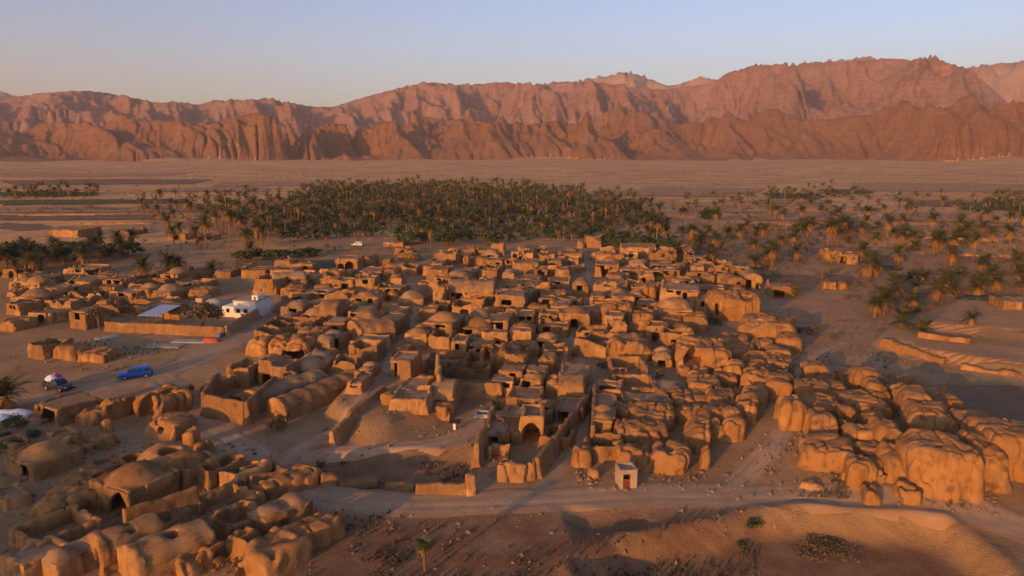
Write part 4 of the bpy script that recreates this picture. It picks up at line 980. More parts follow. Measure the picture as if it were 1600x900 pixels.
build('L', 1196, 809, 0, 0, 1.0, -20, .4, '', 'bright crumbled corner of the sunken basin bank', None, None, wm=2.4, hm=.7)
for a_, b_, h_ in (((30, 338), (150, 337), 1.6), ((120, 351), (240, 350), 1.6), ((300, 343), (400, 341), 1.6), ((1180, 352), (1290, 350), 1.5), ((1440, 372), (1560, 377), 1.6), ((1230, 330), (1330, 331), 1.5), ((1480, 398), (1600, 404), 1.4)):
    mud_wall(a_, b_, h_ * .6, label='low lit field wall far out among the plots', er=.35, th=.8, seed=int(a_[0]), group='low field walls of the far plots')
# ------------------------------------------------------------------ small houses filling the crowded quarters
def free(p, w, d, gap=.05):
    for q in PLACED:
        dx = p[0] - q['p'][0]; dy = p[1] - q['p'][1]; c, s = math.cos(-q['rot']), math.sin(-q['rot'])
        lx = c * dx - s * dy; ly = s * dx + c * dy
        if q['ty'] == 'W': lx = lx; x0, x1, y0, y1 = -q['w'] / 2, q['w'] / 2, -.4, .4
        else: x0, x1, y0, y1 = -q['w'] / 2, q['w'] / 2, 0, q['d']
        m = w * .42 + gap
        if x0 - m < lx < x1 + m and y0 - d * .85 - gap < ly < y1 + .25 + gap: return False
    for P, rw in ROADS:
        dd = np.hypot(P[:, 0] - p[0], P[:, 1] - p[1] - d * .4).min()
        if dd < rw * .4 + min(w, d) * .5: return False
    return True
INFILL = []
def infill(poly, n, seed, kinds, size, hgt, rot, er, group, tries=3500):
    r = random.Random(seed); xs = [a for a, b in poly]; ys = [b for a, b in poly]; k = 0
    pp = np.array(poly, float)
    for _ in range(tries):
        if k >= n: break
        x = r.uniform(min(xs), max(xs)); y = min(ys) + (max(ys) - min(ys)) * r.random()
        if not inside(x, y, poly): continue
        p = at(x, y); w = r.uniform(*size); d = r.uniform(size[0], size[1] * .9)
        if not free(p, w, d): continue
        ty = r.choice(kinds); ops = ''
        if ty in 'FD' and r.random() < .95: ops = r.choice(['d.3x1.0x1.8', 'w.5x1x.9', 'd.7x.9x1.6', 'w.3x.8x.8 w.7x.8x.8', 'd.5x1.2x1.7', 'w.6x.7x.6'])
        if ty == 'O' and r.random() < .4: ops = 'd.4x1.1x1.7'
        if ty == 'D' and r.random() < .35: ops = (ops + ' o.5x.4x.5').strip()
        e = r.uniform(*er) + (.12 if ty in 'LO' else 0)
        ob = build(ty, x, y, 0, 0, d, rot + r.uniform(-7, 7), e, ops, None, None, group, wm=w, hm=r.uniform(*hgt) * (.85 if ty == 'L' else 1), loc=p)
        PLACED[-1]['px'], PLACED[-1]['py'] = x, y; INFILL.append(PLACED[-1]); k += 1
G1, G2, G3 = 'mud houses in the western quarter of the village', 'mud houses in the central quarter of the village', 'mud houses in the eastern quarter of the village'
infill([(415, 470), (440, 440), (640, 430), (650, 480), (620, 560), (585, 590), (420, 610), (395, 560)], 40, 1, 'FFFDLO', (3.6, 6.6), (2.0, 3.2), -9, (.12, .25), G1)
infill([(655, 405), (780, 392), (905, 400), (912, 470), (905, 520), (915, 590), (880, 600), (780, 585), (650, 545), (665, 470)], 62, 2, 'FFFFOOLD', (3.4, 6.2), (2.1, 3.4), -8, (.1, .25), G2)
infill([(925, 400), (1060, 396), (1180, 440), (1120, 500), (1050, 560), (925, 590), (905, 540), (925, 470)], 52, 3, 'FFFDLOO', (3.4, 6.2), (2.2, 3.6), -8, (.12, .3), G3)
infill([(935, 640), (1080, 600), (1130, 640), (1110, 700), (960, 700)], 8, 4, 'LLF', (3.5, 5.5), (2, 3.2), -10, (.2, .4), G3)
infill([(780, 600), (905, 600), (880, 700), (780, 700)], 6, 5, 'FFD', (3, 4.6), (2, 3), -8, (.1, .2), G2)
infill([(1060, 545), (1240, 520), (1250, 600), (1190, 680), (1080, 690), (1075, 600)], 26, 6, 'LLO', (3, 5), (1.4, 2.6), -18, (.2, .4), 'slumped mud masses on the eastern slope')
infill([(1240, 600), (1400, 590), (1520, 660), (1580, 700), (1500, 760), (1300, 730), (1240, 680)], 16, 7, 'L', (2.4, 4.2), (1.2, 2.3), -10, (.15, .3), 'mud boulders of the collapsed quarter by the track')
infill([(0, 430), (300, 430), (330, 460), (200, 500), (0, 520)], 20, 8, 'FOOLD', (5, 9), (1.6, 2.8), -14, (.2, .4), 'ruined mud houses in the far left quarter')
infill([(0, 700), (200, 680), (300, 730), (420, 790), (460, 900), (250, 900), (100, 860), (0, 830)], 9, 9, 'LOOLF', (2, 3.8), (.7, 1.4), -34, (.3, .5), 'ruined mud houses in the lower left quarter')
infill([(390, 410), (470, 420), (640, 395), (650, 425), (470, 440), (400, 440)], 8, 10, 'FLO', (5, 8), (1.8, 3), -8, (.15, .3), G1)
# each of them named by where it stands next to a house one can find
LM = [q for q in PLACED if q['ref']]
ADJ = {'F': 'flat roofed mud house', 'D': 'domed mud house', 'O': 'roofless mud ruin', 'L': 'weathered mud block'}
ORD = ['', 'second ', 'third ', 'fourth ', 'fifth ', 'sixth ', 'seventh ', 'eighth ', 'ninth ', 'tenth ']
def rel(dx, dy):
    h = 'left of' if dx < 0 else 'right of'; v = 'behind' if dy < 0 else 'in front of'
    if abs(dx) > 1.6 * abs(dy): return h
    if abs(dy) > 1.1 * abs(dx): return v
    return v + ' and ' + h
def name_by_neighbours(items, marks):
    """items: (px, py, what, object); counted outwards from the landmark they stand by"""
    G = {}
    for px, py, what, ob in items:
        near = sorted(marks, key=lambda m: math.hypot(m[0] - px, 1.6 * (m[1] - py)))[:12]
        best = None
        for m in near:
            k = what + ' ' + rel(px - m[0], py - m[1]) + ' ' + m[2]
            if len(k.split()) > 15: continue
            if best is None or len(G.get(k, ())) < len(G.get(best[0], ())): best = (k, m)
            if k not in G or near.index(m) > 2: break
        k, m = best; G.setdefault(k, []).append((math.hypot(m[0] - px, m[1] - py), ob))
    for k, v in G.items():
        v.sort(key=lambda t: t[0])
        for i, (d_, ob) in enumerate(v): ob['label'] = (ORD[min(i, 9)] + k)
items = []
for q in INFILL:
    op = [o[0] for o in q['ops']]
    what = 'small ' + ADJ[q['ty']] + ('' if not op else ' with two black windows' if op.count('w') > 1 else ' with a black window' if 'w' in op else ' with a dark doorway' if 'd' in op else ' with a roof hole')
    items.append((q['px'], q['py'], what, q['ob']))
name_by_neighbours(items, [(m['px'], m['py'], m['ref']) for m in LM])
# ------------------------------------------------------------------ white hut by the track
def hut():
    p = at(982, 764); r = empty('guard_hut', p, R(8)); tag(r, 'small pale hut with a sunken grey roof and red door beside the track', 'hut')
    w, d, h = 1.75, 1.9, 2.0; t = .14
    b = MB(); b.box(-w/2, w/2, d - t, d, -.3, h); b.box(-w/2, -w/2 + t, t, d - t, -.3, h); b.box(w/2 - t, w/2, t, d - t, -.3, h)
    b.box(-w/2, -.58, 0, t, -.3, h); b.box(.16, w/2, 0, t, -.3, h); b.box(-.58, .16, 0, t, 1.6, h)
    b.build('wall', M['hutwall'], r)
    MB().box(-w/2 + t, w/2 - t, t, d - t, h - .42, h - .3).build('roof', M['concrete'], r)
    f = MB(); f.box(-.58, -.56, .03, .13, -.1, 1.6); f.box(.10, .16, .03, .13, -.1, 1.6); f.box(-.56, .10, .03, .13, 1.54, 1.6); f.build('door_frame', M['reddoor'], r)
    dr = MB().box(-.56, .10, .06, .11, -.1, 1.05).build('door', M['reddoor'], r)
    MB().box(0.0, .05, .02, .06, .8, .92).build('handle', M['chrome'], dr)
    c = MB(); c.box(-w/2 - .04, w/2 + .04, -.04, t + .02, h, h + .06); c.box(-w/2 - .04, w/2 + .04, d - t - .02, d + .04, h, h + .06); c.box(-w/2 - .04, -w/2 + t + .02, t + .02, d - t - .02, h, h + .06); c.box(w/2 - t - .02, w/2 + .04, t + .02, d - t - .02, h, h + .06)
    c.build('parapet', M['hutwall'], r)
hut()
for px, py, s, lb in ((928, 748, 1.1, 'broken pale block lying on its side left of the pale hut'), (905, 752, .5, 'small clod of mud brick at the mouth of the straight alley'), (1263, 765, .8, 'pale rounded stone at the foot of the slope above the track'), (1328, 752, .9, 'grey stone under the lone heart shaped block')):
    build('L', px, py, 0, 0, s, -20, .3, '', lb, None, 'loose blocks of fallen mud brick', wm=s * 1.3, hm=s * .8)
# ------------------------------------------------------------------ vehicles
def wheel(root, x, y, r=.36, w=.24):
    e = MB(); n = 16
    v = []; 
    for s in (-1, 1):
        for rad in (r, r * .62): v += [(x + rad * math.cos(2 * math.pi * k / n), y + s * w / 2, r + rad * math.sin(2 * math.pi * k / n)) for k in range(n)]
    f = []
    for k in range(n):
        j = (k + 1) % n; f += [(k, j, 2 * n + j, 2 * n + k), (k, n + k, n + j, j), (2 * n + k, 2 * n + j, 3 * n + j, 3 * n + k), (n + k, 3 * n + k, 3 * n + j, n + j)]
    e.add(v, f); t = e.build('wheel', M['tyre'], root)
    h = MB(); sy = 1 if y > 0 else -1
    h.tube([(x, y - .08, r), (x, y + .08, r)], r * .6, 12); h.build('rim', M['chrome'], t)
def car(px, py, rz, paint, label, kind='suv', scale=1.0, detail=True):
    root = empty('parked_car', at(px, py), rz); tag(root, label, 'car'); root.scale = (scale,) * 3
    W = .88
    low = MB(); prof = [(-2.25, .42), (2.2, .40), (2.28, .62), (2.22, .92), (1.0, 1.05), (-2.22, 1.06), (-2.28, .6)]
    a = [(x, -W, z) for x, z in prof]; b = [(x, W, z) for x, z in prof]; n = len(prof)
    low.add(a + b, [tuple(range(n - 1, -1, -1)), tuple(range(n, 2 * n))][::-1] + [(i, (i + 1) % n, n + (i + 1) % n, n + i) for i in range(n)])
    low.build('body', M[paint], root, bevel=.06)
    x0, x1, t0, t1 = (-2.15, 1.0, -2.0, .45) if kind == 'suv' else (-.55, 1.0, -.4, .45)
    cab = MB().hexa([(x0, -W + .03, 1.04), (x1, -W + .03, 1.04), (x1, W - .03, 1.04), (x0, W - .03, 1.04)], [(t0, -W + .17, 1.66), (t1, -W + .17, 1.66), (t1, W - .17, 1.66), (t0, W - .17, 1.66)])
    cab.build('cabin', M[paint], root, bevel=.05)
    g = MB()
    def lerp(a, b, t): return tuple(a[i] + (b[i] - a[i]) * t for i in range(3))
    def pane(q, out, nm):
        c = [sum(v[i] for v in q) / 4 for i in range(3)]
        s = [tuple(c[i] + (v[i] - c[i]) * k_[i] for i in range(3)) for v in q]
        bo = [tuple(v[i] + out[i] * -.02 for i in range(3)) for v in s]; to = [tuple(v[i] + out[i] * .015 for i in range(3)) for v in s]
        MB().hexa(bo, to).build(nm, M['glass'], root)
    k_ = (1, .86, .74)
    pane([(x1, -W + .03, 1.04), (x1, W - .03, 1.04), (t1, W - .17, 1.66), (t1, -W + .17, 1.66)], (1, 0, .6), 'windscreen')
    pane([(x0, W - .03, 1.04), (x0, -W + .03, 1.04), (t0, -W + .17, 1.66), (t0, W - .17, 1.66)], (-1, 0, .2), 'rear_window')
    k_ = (.88, 1, .68); n_w = 3 if kind == 'suv' else 1
    for sy in (-1, 1):
        for i in range(n_w):
            u0, u1 = i / n_w + .02, (i + 1) / n_w - .02
            A, B = (x0, sy * (W - .03), 1.04), (x1, sy * (W - .03), 1.04); C, D = (t1, sy * (W - .17), 1.66), (t0, sy * (W - .17), 1.66)
            q = [lerp(A, B, u0), lerp(A, B, u1), lerp(D, C, u1), lerp(D, C, u0)]
            pane(q if sy < 0 else q[::-1], (0, sy, .22), 'side_window')
    for x in (-1.42, 1.42):
        for y in (-.8, .8): wheel(root, x, y)
    for y in (-.58, .62):
        MB().box(2.22, 2.31, y - .16, y + .16, .66, .82).build('headlight', M['lamp'], root)
        MB().box(-2.32, -2.22, y - .12, y + .12, .7, .95).build('tail_light', M['reddoor'], root)
    MB().box(2.2, 2.38, -.86, .86, .38, .56).build('front_bumper', M['tyre'], root); MB().box(-2.38, -2.2, -.86, .86, .38, .56).build('rear_bumper', M['tyre'], root)
    if kind == 'pickup':
        t = MB(); t.box(-2.2, -.6, -.84, -.76, 1.04, 1.2); t.box(-2.2, -.6, .76, .84, 1.04, 1.2); t.box(-2.25, -2.17, -.76, .76, 1.04, 1.2); t.build('load_bed', M[paint], root)
    return root
car(212, 590, R(205), 'blue', 'bright blue estate car parked on the edge of the dirt road')
c2 = car(92, 609, R(-22), 'navy', 'dark pickup with a loaded bed parked left of the blue car', 'pickup')
def bundle(name, px, py, dz, sx, sy, sz, mat, label, cat, seed, parent=None):
    xs = np.linspace(0, 2 * np.pi, 22); ph = np.linspace(0, np.pi * .62, 9); U, Vv = np.meshgrid(xs, ph, indexing='ij')
    X = np.sin(Vv) * np.cos(U); Y = np.sin(Vv) * np.sin(U); Z = np.cos(Vv) * 1.0 - .25
    k = 1 + .35 * (noise3(X, Y, Z, .45, seed) - .5) * 2
    p = at(px, py, dz)
    return tag(link(name, mesh_np(name, np.stack([X * sx * k, Y * sy * k, Z * sz * k + sz * .25], -1).reshape(-1, 3), grid_faces(22, 9), mat), None, p), label, cat)
bundle('sack', 82, 605, 1.15, .8, .8, .75, M['cloth'], 'white sack piled on the left of the dark pickup bed', 'sack', 3)
bundle('cloth_bundle', 90, 602, 1.2, .75, .7, .7, M['pink'], 'pink cloth bundle on the dark pickup bed', 'bundle', 5)
bundle('sheet_heap', 22, 650, .2, 1.9, 1.0, .8, M['cloth'], 'crumpled white sheet over a heap among the lower left shrubs', 'sheet', 7)
bundle('sheet_heap', 4, 655, .1, 1.0, .7, .6, M['cloth'], 'small white sheet at the left edge beside the near palm', 'sheet', 8)
bundle('cloth_heap', 332, 534, 0, 1.7, 1.0, .8, M['redcloth'], 'orange red heap of cloth at the end of the long boundary wall', 'heap', 9)
bundle('rubble_heap', 1268, 760, 0, 1.2, .9, .5, M['mud'], 'low heap of rubble on the slope above the track', 'heap', 12)
bundle('earth_heap', 60, 660, 0, 1.2, .9, .6, M['ground'], 'small heap of earth behind the lower left shrubs', 'heap', 13)
t = MB(); t.tube([(0, 0, 0), (0, 0, .32), (0, 0, .36), (0, 0, .62), (0, 0, .66), (0, 0, .95)], [.29, .29, .31, .31, .29, .28], 14); d_ = t.build('plastic_drum', M['bluedrum'], None, at(344, 528), smooth=False); tag(d_, 'blue drum standing by the orange red heap of cloth', 'drum')
c3 = car(558, 385, R(170), 'white', 'pale car parked on the open ground before the palm grove')
# ------------------------------------------------------------------ white house, domes and shed in the walled yard
def white_house():
    p = at(374, 497); r = empty('white_house', p, R(-12)); tag(r, 'white plastered house above the road with a taller right corner', 'house')
    z = depth_of(p) / FPX; w = 58 * z; h = 27 * z
    b = MB(); b.box(-w * .15, w * .5, 0, 6, -.5, h); b.build('main_block', M['white'], r, bevel=.06)
    b = MB(); b.box(-w * .55, -w * .16, .6, 5, -.5, h * .62); b.build('side_block', M['white'], r, bevel=.06)
    b = MB(); b.box(w * .34, w * .52, .8, 3.2, h * .98, h * 1.32); b.build('stair_head', M['white'], r, bevel=.04)
    b = MB(); b.box(-w * .17, w * .52, -.08, 6.08, h * .99, h + .18); b.build('roof_edge', M['hutwall'], r)
    for x, zz, ww in ((-w * .02, 1.1, .9), (w * .2, 1.1, .9), (-w * .38, .9, .8)):
        f = MB().box(x - ww / 2, x + ww / 2, -.05 if x > -w * .15 else .55, .05 if x > -w * .15 else .66, zz, zz + .9).build('window', M['hutwall'], r)
        MB().box(x - ww / 2 + .08, x + ww / 2 - .08, -.07 if x > -w * .15 else .53, 0 if x > -w * .15 else .6, zz + .08, zz + .82).build('pane', M['glass'], f)
    MB().box(w * .41, w * .46, .72, .85, h * 1.02, h * 1.25).build('door', M['reddoor'], r)
    MB().box(w * .05, w * .16, -.06, .06, -.2, 1.0).build('gate', M['reddoor'], r)
white_house()
build('D', 322, 488, 34, 10, 6, -12, .02, '', 'grey rendered domed house beside the white plastered house', 'the grey rendered house', mat='concrete')
build('F', 311, 480, 12, 14, 4, -12, .02, '', 'small pale block at the left of the grey rendered domed house', None, mat='pale')
def shed():
    p = at(232, 512); z = depth_of(p) / FPX; r = empty('open_shed', p, R(-8)); tag(r, 'open shed with a sloping blue tin roof behind the long boundary wall', 'shed')
    w, d = 34 * z, 6.0
    MB().hexa([(-w/2, 0, 2.3), (w/2, 0, 2.3), (w/2 + 1.2, d, 3.2), (-w/2 + 1.2, d, 3.2)], [(-w/2, 0, 2.36), (w/2, 0, 2.36), (w/2 + 1.2, d, 3.26), (-w/2 + 1.2, d, 3.26)]).build('roof', M['tin'], r)
    for x in (-w/2 + .2, 0, w/2 - .2): MB().box(x - .07, x + .07, .1, .24, -.3, 2.3).build('post', M['trunk'], r)
    for x in (-w/2 + 1.4, w/2 + 1): MB().box(x - .07, x + .07, d - .3, d - .16, -.3, 3.15).build('post', M['trunk'], r)
    MB().box(-w/2 + 1.3, w/2 + 1, d - .12, d - .02, -.3, 2.9).build('back_wall', M['mud'], r)
shed()
def slab(px0, py0, px1, py1, label):
    a, b = at(px0, py0), at(px1, py1); c = (a + b) / 2; L = np.hypot(*(b - a)[:2])
    o = MB().box(-L/2, L/2, -1.3, 1.3, -.2, .14).build('concrete_slab', M['concrete'], None, c, math.atan2(b[1] - a[1], b[0] - a[0]), bevel=.04); tag(o, label, 'slab')
slab(232, 540, 285, 541, 'nearer pale concrete slab lying in the dust below the boundary wall'); slab(272, 533, 325, 533, 'farther pale concrete slab beside the orange red heap of cloth')
slab(152, 531, 185, 525, 'grey slab propped on the rubble right of the forked tree')
def well():
    p = at(754, 650); r = empty('well_curb', p, R(-6)); tag(r, 'square stone curb of a well in the middle of the dusty yard', 'well')
    for a in ((-.95, .95, -.9, -.65), (-.95, .95, .65, .9), (-.95, -.7, -.65, .65), (.7, .95, -.65, .65)): MB().box(*a, -.3, .5).build('curb', M['concrete'], r, bevel=.03)
    MB().box(-.69, .69, -.64, .64, -.2, .05).build('well_floor', M['tyre'], r)
well()
def bench():
    p = at(711, 670); r = empty('small_shelter', p, R(-10)); tag(r, 'small dark shelter with a white foot in the middle of the open dusty yard', 'shelter')
    MB().hexa([(-.7, -.5, .85), (.7, -.5, .85), (.7, .5, 1.05), (-.7, .5, 1.05)], [(-.7, -.5, .92), (.7, -.5, .92), (.7, .5, 1.12), (-.7, .5, 1.12)]).build('roof', M['tyre'], r)
    MB().box(-.16, .16, -.35, -.1, -.1, .86).build('foot', M['white'], r)
    for x in (-.6, .6): MB().box(x - .04, x + .04, .3, .38, -.1, .98).build('post', M['trunk'], r)
bench()
# ------------------------------------------------------------------ date palms
def frond_geo(r, L, az, el0, curl, wid, nseg=7, ang=55, per=(0., .5)):
    """one feather leaf: arching rib and narrow leaflets on both sides"""
    V = []; F = []; P = []; el = el0; p = np.zeros(3); st = L / nseg
    rad = np.array([math.cos(az), math.sin(az), 0]); side = np.array([-math.sin(az), math.cos(az), 0])
    for i in range(nseg + 1):
        P.append(p.copy()); p = p + st * (rad * math.cos(el) + np.array([0, 0, 1]) * math.sin(el)); el -= curl / nseg * (0.5 + i / nseg)
    for i in range(nseg):
        a, b = P[i], P[i + 1]; t = (i + .5) / nseg; d = (b - a) / np.linalg.norm(b - a); up = np.cross(d, side)
        w = wid * math.sin(math.pi * min(1, .12 + t * .95)) ** .7
        bw = .05 * (1 - t * .7)
        n = len(V); V += [a - side * bw, a + side * bw, b + side * bw * .8, b - side * bw * .8]; F.append((n, n + 1, n + 2, n + 3))
        for s in (-1, 1):
            for q in per:
                o = a + (b - a) * q; ld = d * math.cos(R(ang)) + side * s * math.sin(R(ang)) - up * (-.18) - np.array([0, 0, .30]); ld /= np.linalg.norm(ld)
                e = o + ld * w * r.uniform(.85, 1.1); m = o + d * st * (.34 if len(per) > 1 else .6)
                n = len(V); V += [o, m, e + d * .04, e - d * .02]; F.append((n, n + 1, n + 2, n + 3))
    return V, F
def fronds(r, n, L, e0, e1, curl, wid, z=0, nseg=7, per=(0., .5)):
    V = []; F = []
    for k in range(n):
        v, f = frond_geo(r, L * r.uniform(.8, 1.1), k * 2.399 + r.uniform(-.3, .3), r.uniform(e0, e1), curl * r.uniform(.8, 1.2), wid, nseg, per=per)
        b = len(V); V += [q + np.array([0, 0, z]) for q in v]; F += [tuple(i + b for i in q) for q in f]
    return np.array(V), np.array(F)
PALMS = []
def palm_kind(h, seed, n=30, L=3.0, dead=16, tr=.2, lean=.3):
    r = random.Random(seed); az = r.uniform(0, 6.28)
    pts = [(lean * math.cos(az) * t * t, lean * math.sin(az) * t * t, h * t - .3 * (1 - t)) for t in (0, .15, .4, .7, 1)]
    tm = MB(); rr = []; pp = []
    for i in range(19):
        t = i / 18; x, y = lean * math.cos(az) * t * t, lean * math.sin(az) * t * t; pp.append((x, y, h * t - .3 * (1 - t))); rr.append(tr * (1.25 if i == 0 else 1 if i % 2 else 1.16) * (1.05 - .2 * t))
    tm.tube(pp, rr, 8); me = bpy.data.meshes.new('trunk'); me.from_pydata(tm.v, [], tm.f); me.materials.append(M['trunk'])
    top = np.array([lean * math.cos(az), lean * math.sin(az), h])
    V, F = fronds(r, n, L, -.15, 1.35, 1.5, .62); c = mesh_np('crown', V + top, F, M['palm'], False)
    dd = None
    if dead: V, F = fronds(r, dead, L * .82, -1.3, -.3, .7, .6, -.15, 5); dd = mesh_np('dry_fronds', V + top, F, M['deadpalm'], False)
    return me, c, dd, h
for k, (h, L, n, de, tr) in enumerate(((6.6, 3.8, 46, 22, .2), (5.4, 3.7, 44, 26, .22), (8.4, 3.5, 42, 20, .19), (3.6, 3.8, 42, 28, .26), (4.6, 4.0, 50, 22, .24), (1.7, 3.8, 40, 20, .3), (.7, 3.5, 34, 18, .3), (9.6, 3.3, 40, 16, .18))):
    PALMS.append(palm_kind(h, 40 + k, n, L, de, tr))
PALMS.append(palm_kind(2.6, 61, 12, .75, 5, .11, .12))
NP = [0]
def palm(px, py, kind, s, label, group=None, loc=None, rz=None):
    me, c, dd, h = PALMS[kind]; r = empty('date_palm', at(px, py) if loc is None else loc, rng.uniform(0, 6.28) if rz is None else rz)
    r.scale = (s, s, s * rng.uniform(.93, 1.07)); tag(r, label, 'palm tree', group)
    link('trunk', me, r); link('crown', c, r)
    if dd and (group is None or 'dense' not in group or rng.random() < .4): link('dry_fronds', dd, r)
    NP[0] += 1; return r
GR = {'g': ('date palm standing in the dense palm grove behind the village', 'date palms of the dense grove'),
      'l': ('date palm in the loose palm belt behind the western quarter', 'date palms of the western belt'),
      'f': ('date palm in the dark clump at the far left edge', 'date palms of the left clump'),
      'r': ('date palm with rusty dry skirts in the fields right of the village', 'date palms of the right hand fields'),
      'b': ('small date palm far out on the plain right of the dense grove', 'date palms of the far right plain')}
for px, py, k, s, lb in ((673, 393, 2, .98, 'tall lone palm before the dense grove with a bare trunk'), (818, 588, 2, .52, 'lone palm with a thin trunk in the dusty yard amid the central houses'),
        (228, 441, 3, 1.25, 'stout shaggy palm before the far left ruins'), (267, 433, 4, 1.0, 'left palm of three rising side by side behind the far left ruins'), (276, 434, 4, .9, 'middle palm of three rising side by side behind the far left ruins'), (282, 432, 1, .8, 'right palm of three rising side by side behind the far left ruins'),
        (132, 424, 4, 1.05, 'palm with a rusty trunk standing free of the left clump'), (64, 424, 3, .8, 'short palm at the near side of the left clump'), (330, 430, 5, 1.0, 'low rusty palm on the waste ground behind the white walled house'),
        (10, 640, 5, 1.25, 'big near palm with wide drooping fronds at the left edge'), (30, 452, 2, .8, 'slim palm in front of the far left low ruin'),
        (664, 896, 8, 1.0, 'stunted young palm on a bare stem in the foreground waste'), (872, 385, 2, .8, 'slim palm with an orange head behind the northern row'),
        (1357, 440, 3, 1.35, 'bushy double headed palm right of the lit cottage'), (1408, 510, 6, 1.3, 'squat rusty palm at the corner of the upper right field'), (1445, 512, 6, 1.0, 'small squat palm right of the squat rusty palm'), (1515, 515, 5, .75, 'lone rusty palm in the open upper right field'),
        (1425, 490, 3, .9, 'shaggy palm behind the squat rusty palm'), (1380, 478, 6, .9, 'low spreading palm at the left edge of the right fields'), (1478, 458, 3, 1.0, 'rusty skirted palm before the thin green strip'), (1528, 468, 3, .9, 'leafy palm left of the reddish field hut'),
        (392, 405, 3, 1.0, 'bushy palm over the dark shrubs behind the road bend'), (774, 640, 6, .42, 'rusty dwarf palm beside the well in the dusty yard')):
    palm(px, py, k, s, lb)
PW = ['tall trunked', 'mid height', 'very tall', 'short trunked', 'bushy headed', 'low spreading', 'ground hugging', 'very tall']; ZP = []
def scatter(poly, n, key, kinds, seed, smin=.8, smax=1.15, mind=3.0):
    r = random.Random(seed); pts = []; W = [at0(*q)[:2] for q in poly]; xs = [w[0] for w in W]; ys = [w[1] for w in W]; t = 0
    while len(pts) < n and t < n * 60:
        t += 1; x = r.uniform(min(xs), max(xs)); y = r.uniform(min(ys), max(ys))
        if not inside(x, y, W): continue
        if any((x - a) ** 2 + (y - b) ** 2 < mind ** 2 for a, b in pts): continue
        pts.append((x, y)); 
        if key:
            k = r.choice(kinds); sc = r.uniform(smin, smax); o = palm(0, 0, k, sc, GR[key][0], GR[key][1], (x, y, H(x, y)), r.uniform(0, 6.28))
            if key != 'g': a, b = project((x, y, H(x, y))); ZP.append((a, b, ('large ' if sc > 1.08 else 'small ' if sc < .93 else '') + PW[k] + ' date palm', o))
    return pts
scatter([(420, 385), (560, 372), (700, 384), (860, 378), (960, 385), (1045, 388), (1045, 352), (800, 346), (600, 344), (430, 358)], 110, 'g', (0, 0, 1, 4, 3, 3, 5, 2), 3)
scatter([(240, 400), (420, 395), (430, 335), (240, 335)], 32, 'l', (0, 1, 2, 4, 7), 5)
scatter([(-20, 440), (110, 428), (215, 405), (205, 392), (100, 395), (-20, 402)], 26, 'f', (4, 3, 4, 1), 6)
scatter([(1055, 415), (1200, 425), (1290, 400), (1400, 425), (1620, 440), (1620, 360), (1300, 352), (1060, 352)], 76, 'r', (3, 3, 1, 5, 0, 6), 7, .9, 1.3)
scatter([(1350, 500), (1480, 475), (1600, 470), (1600, 430), (1360, 425), (1340, 460)], 18, 'r', (3, 5, 6, 3), 8, .85, 1.2)
scatter([(1050, 352), (1600, 356), (1640, 322), (1100, 318)], 16, 'b', (0, 1, 5, 3), 9)
PM = [(m['px'], m['py'], m['ref']) for m in LM] + [(673, 393, 'the tall lone palm'), (228, 441, 'the stout shaggy palm'), (276, 434, 'the three palms side by side'), (1408, 510, 'the squat rusty palm'), (1515, 515, 'the lone field palm'), (1582, 484, 'the reddish field hut'),
      (1108, 348, 'the dark round tree'), (95, 410, 'the tallest dark tree'), (190, 402, 'the dark spreading tree'), (40, 408, 'the dark round tree of the clump'), (390, 408, 'the dark low tree'), (276, 375, 'the small far house'), (318, 377, 'the far left doorway house'), (392, 372, 'the tiny far house'), (1241, 466, 'the big round bush'), (1310, 452, 'the two bright stubs')]
name_by_neighbours(ZP, PM)
# what lies beyond, as one mass
def simple_palms(name, pts, seed, kind='stuff'):
    r = random.Random(seed); VT = []; FT = []; MI = []
    base = []
    for k in range(4):
        V, F = fronds(random.Random(90 + k), 17, 3.9, -.3, 1.3, 1.5, 1.1, 0, 3, (.2,)); V2, F2 = fronds(random.Random(95 + k), 9, 2.8, -1.2, -.4, .7, .9, -.1, 3, (.2,)); base.append((V, F, V2, F2))
    off = 0
    for (x, y) in pts:
        z = H(x, y); V, F, V2, F2 = base[r.randrange(4)]; h = r.choice((1, 2, 3.5, 5, 6, 7, 8.5)) * r.uniform(.8, 1.1); s = r.uniform(.85, 1.15); top = np.array([x, y, z + h])
        a = r.uniform(0, 6.28); Rm = np.array([[math.cos(a), -math.sin(a), 0], [math.sin(a), math.cos(a), 0], [0, 0, 1]])
        for vv, ff, mi in ((V, F, 0), (V2, F2, 1))[:2 if r.random() < .35 else 1]:
            VT.append(vv @ Rm.T * s + top); FT.append(ff + off); MI += [mi] * len(ff); off += len(vv)
        q = .2; c = [(x - q, y - q, z - .3), (x + q, y - q, z - .3), (x + q, y + q, z - .3), (x - q, y + q, z - .3)]
        VT.append(np.array(c + [(u, v, z + h) for u, v, _ in c])); FT.append(np.array([(0, 1, 5, 4), (1, 2, 6, 5), (2, 3, 7, 6), (3, 0, 4, 7)]) + off); MI += [2] * 4; off += 8
    return tag(link(name, mesh_np(name, np.concatenate(VT), np.concatenate(FT), [M['palm'], M['deadpalm'], M['trunk']], False, MI)), kind=kind)
far_pts = scatter([(425, 358), (600, 345), (800, 346), (1045, 352), (1000, 325), (900, 306), (820, 298), (640, 294), (500, 298), (420, 330)], 900, None, None, 12, mind=3.6)
far_pts += scatter([(1000, 352), (1640, 345), (1640, 312), (1150, 318), (1000, 330)], 70, None, None, 13) + scatter([(1200, 312), (1360, 306), (1360, 294), (1200, 298)], 26, None, None, 14) + scatter([(1510, 335), (1600, 330), (1600, 312), (1505, 312)], 18, None, None, 15)
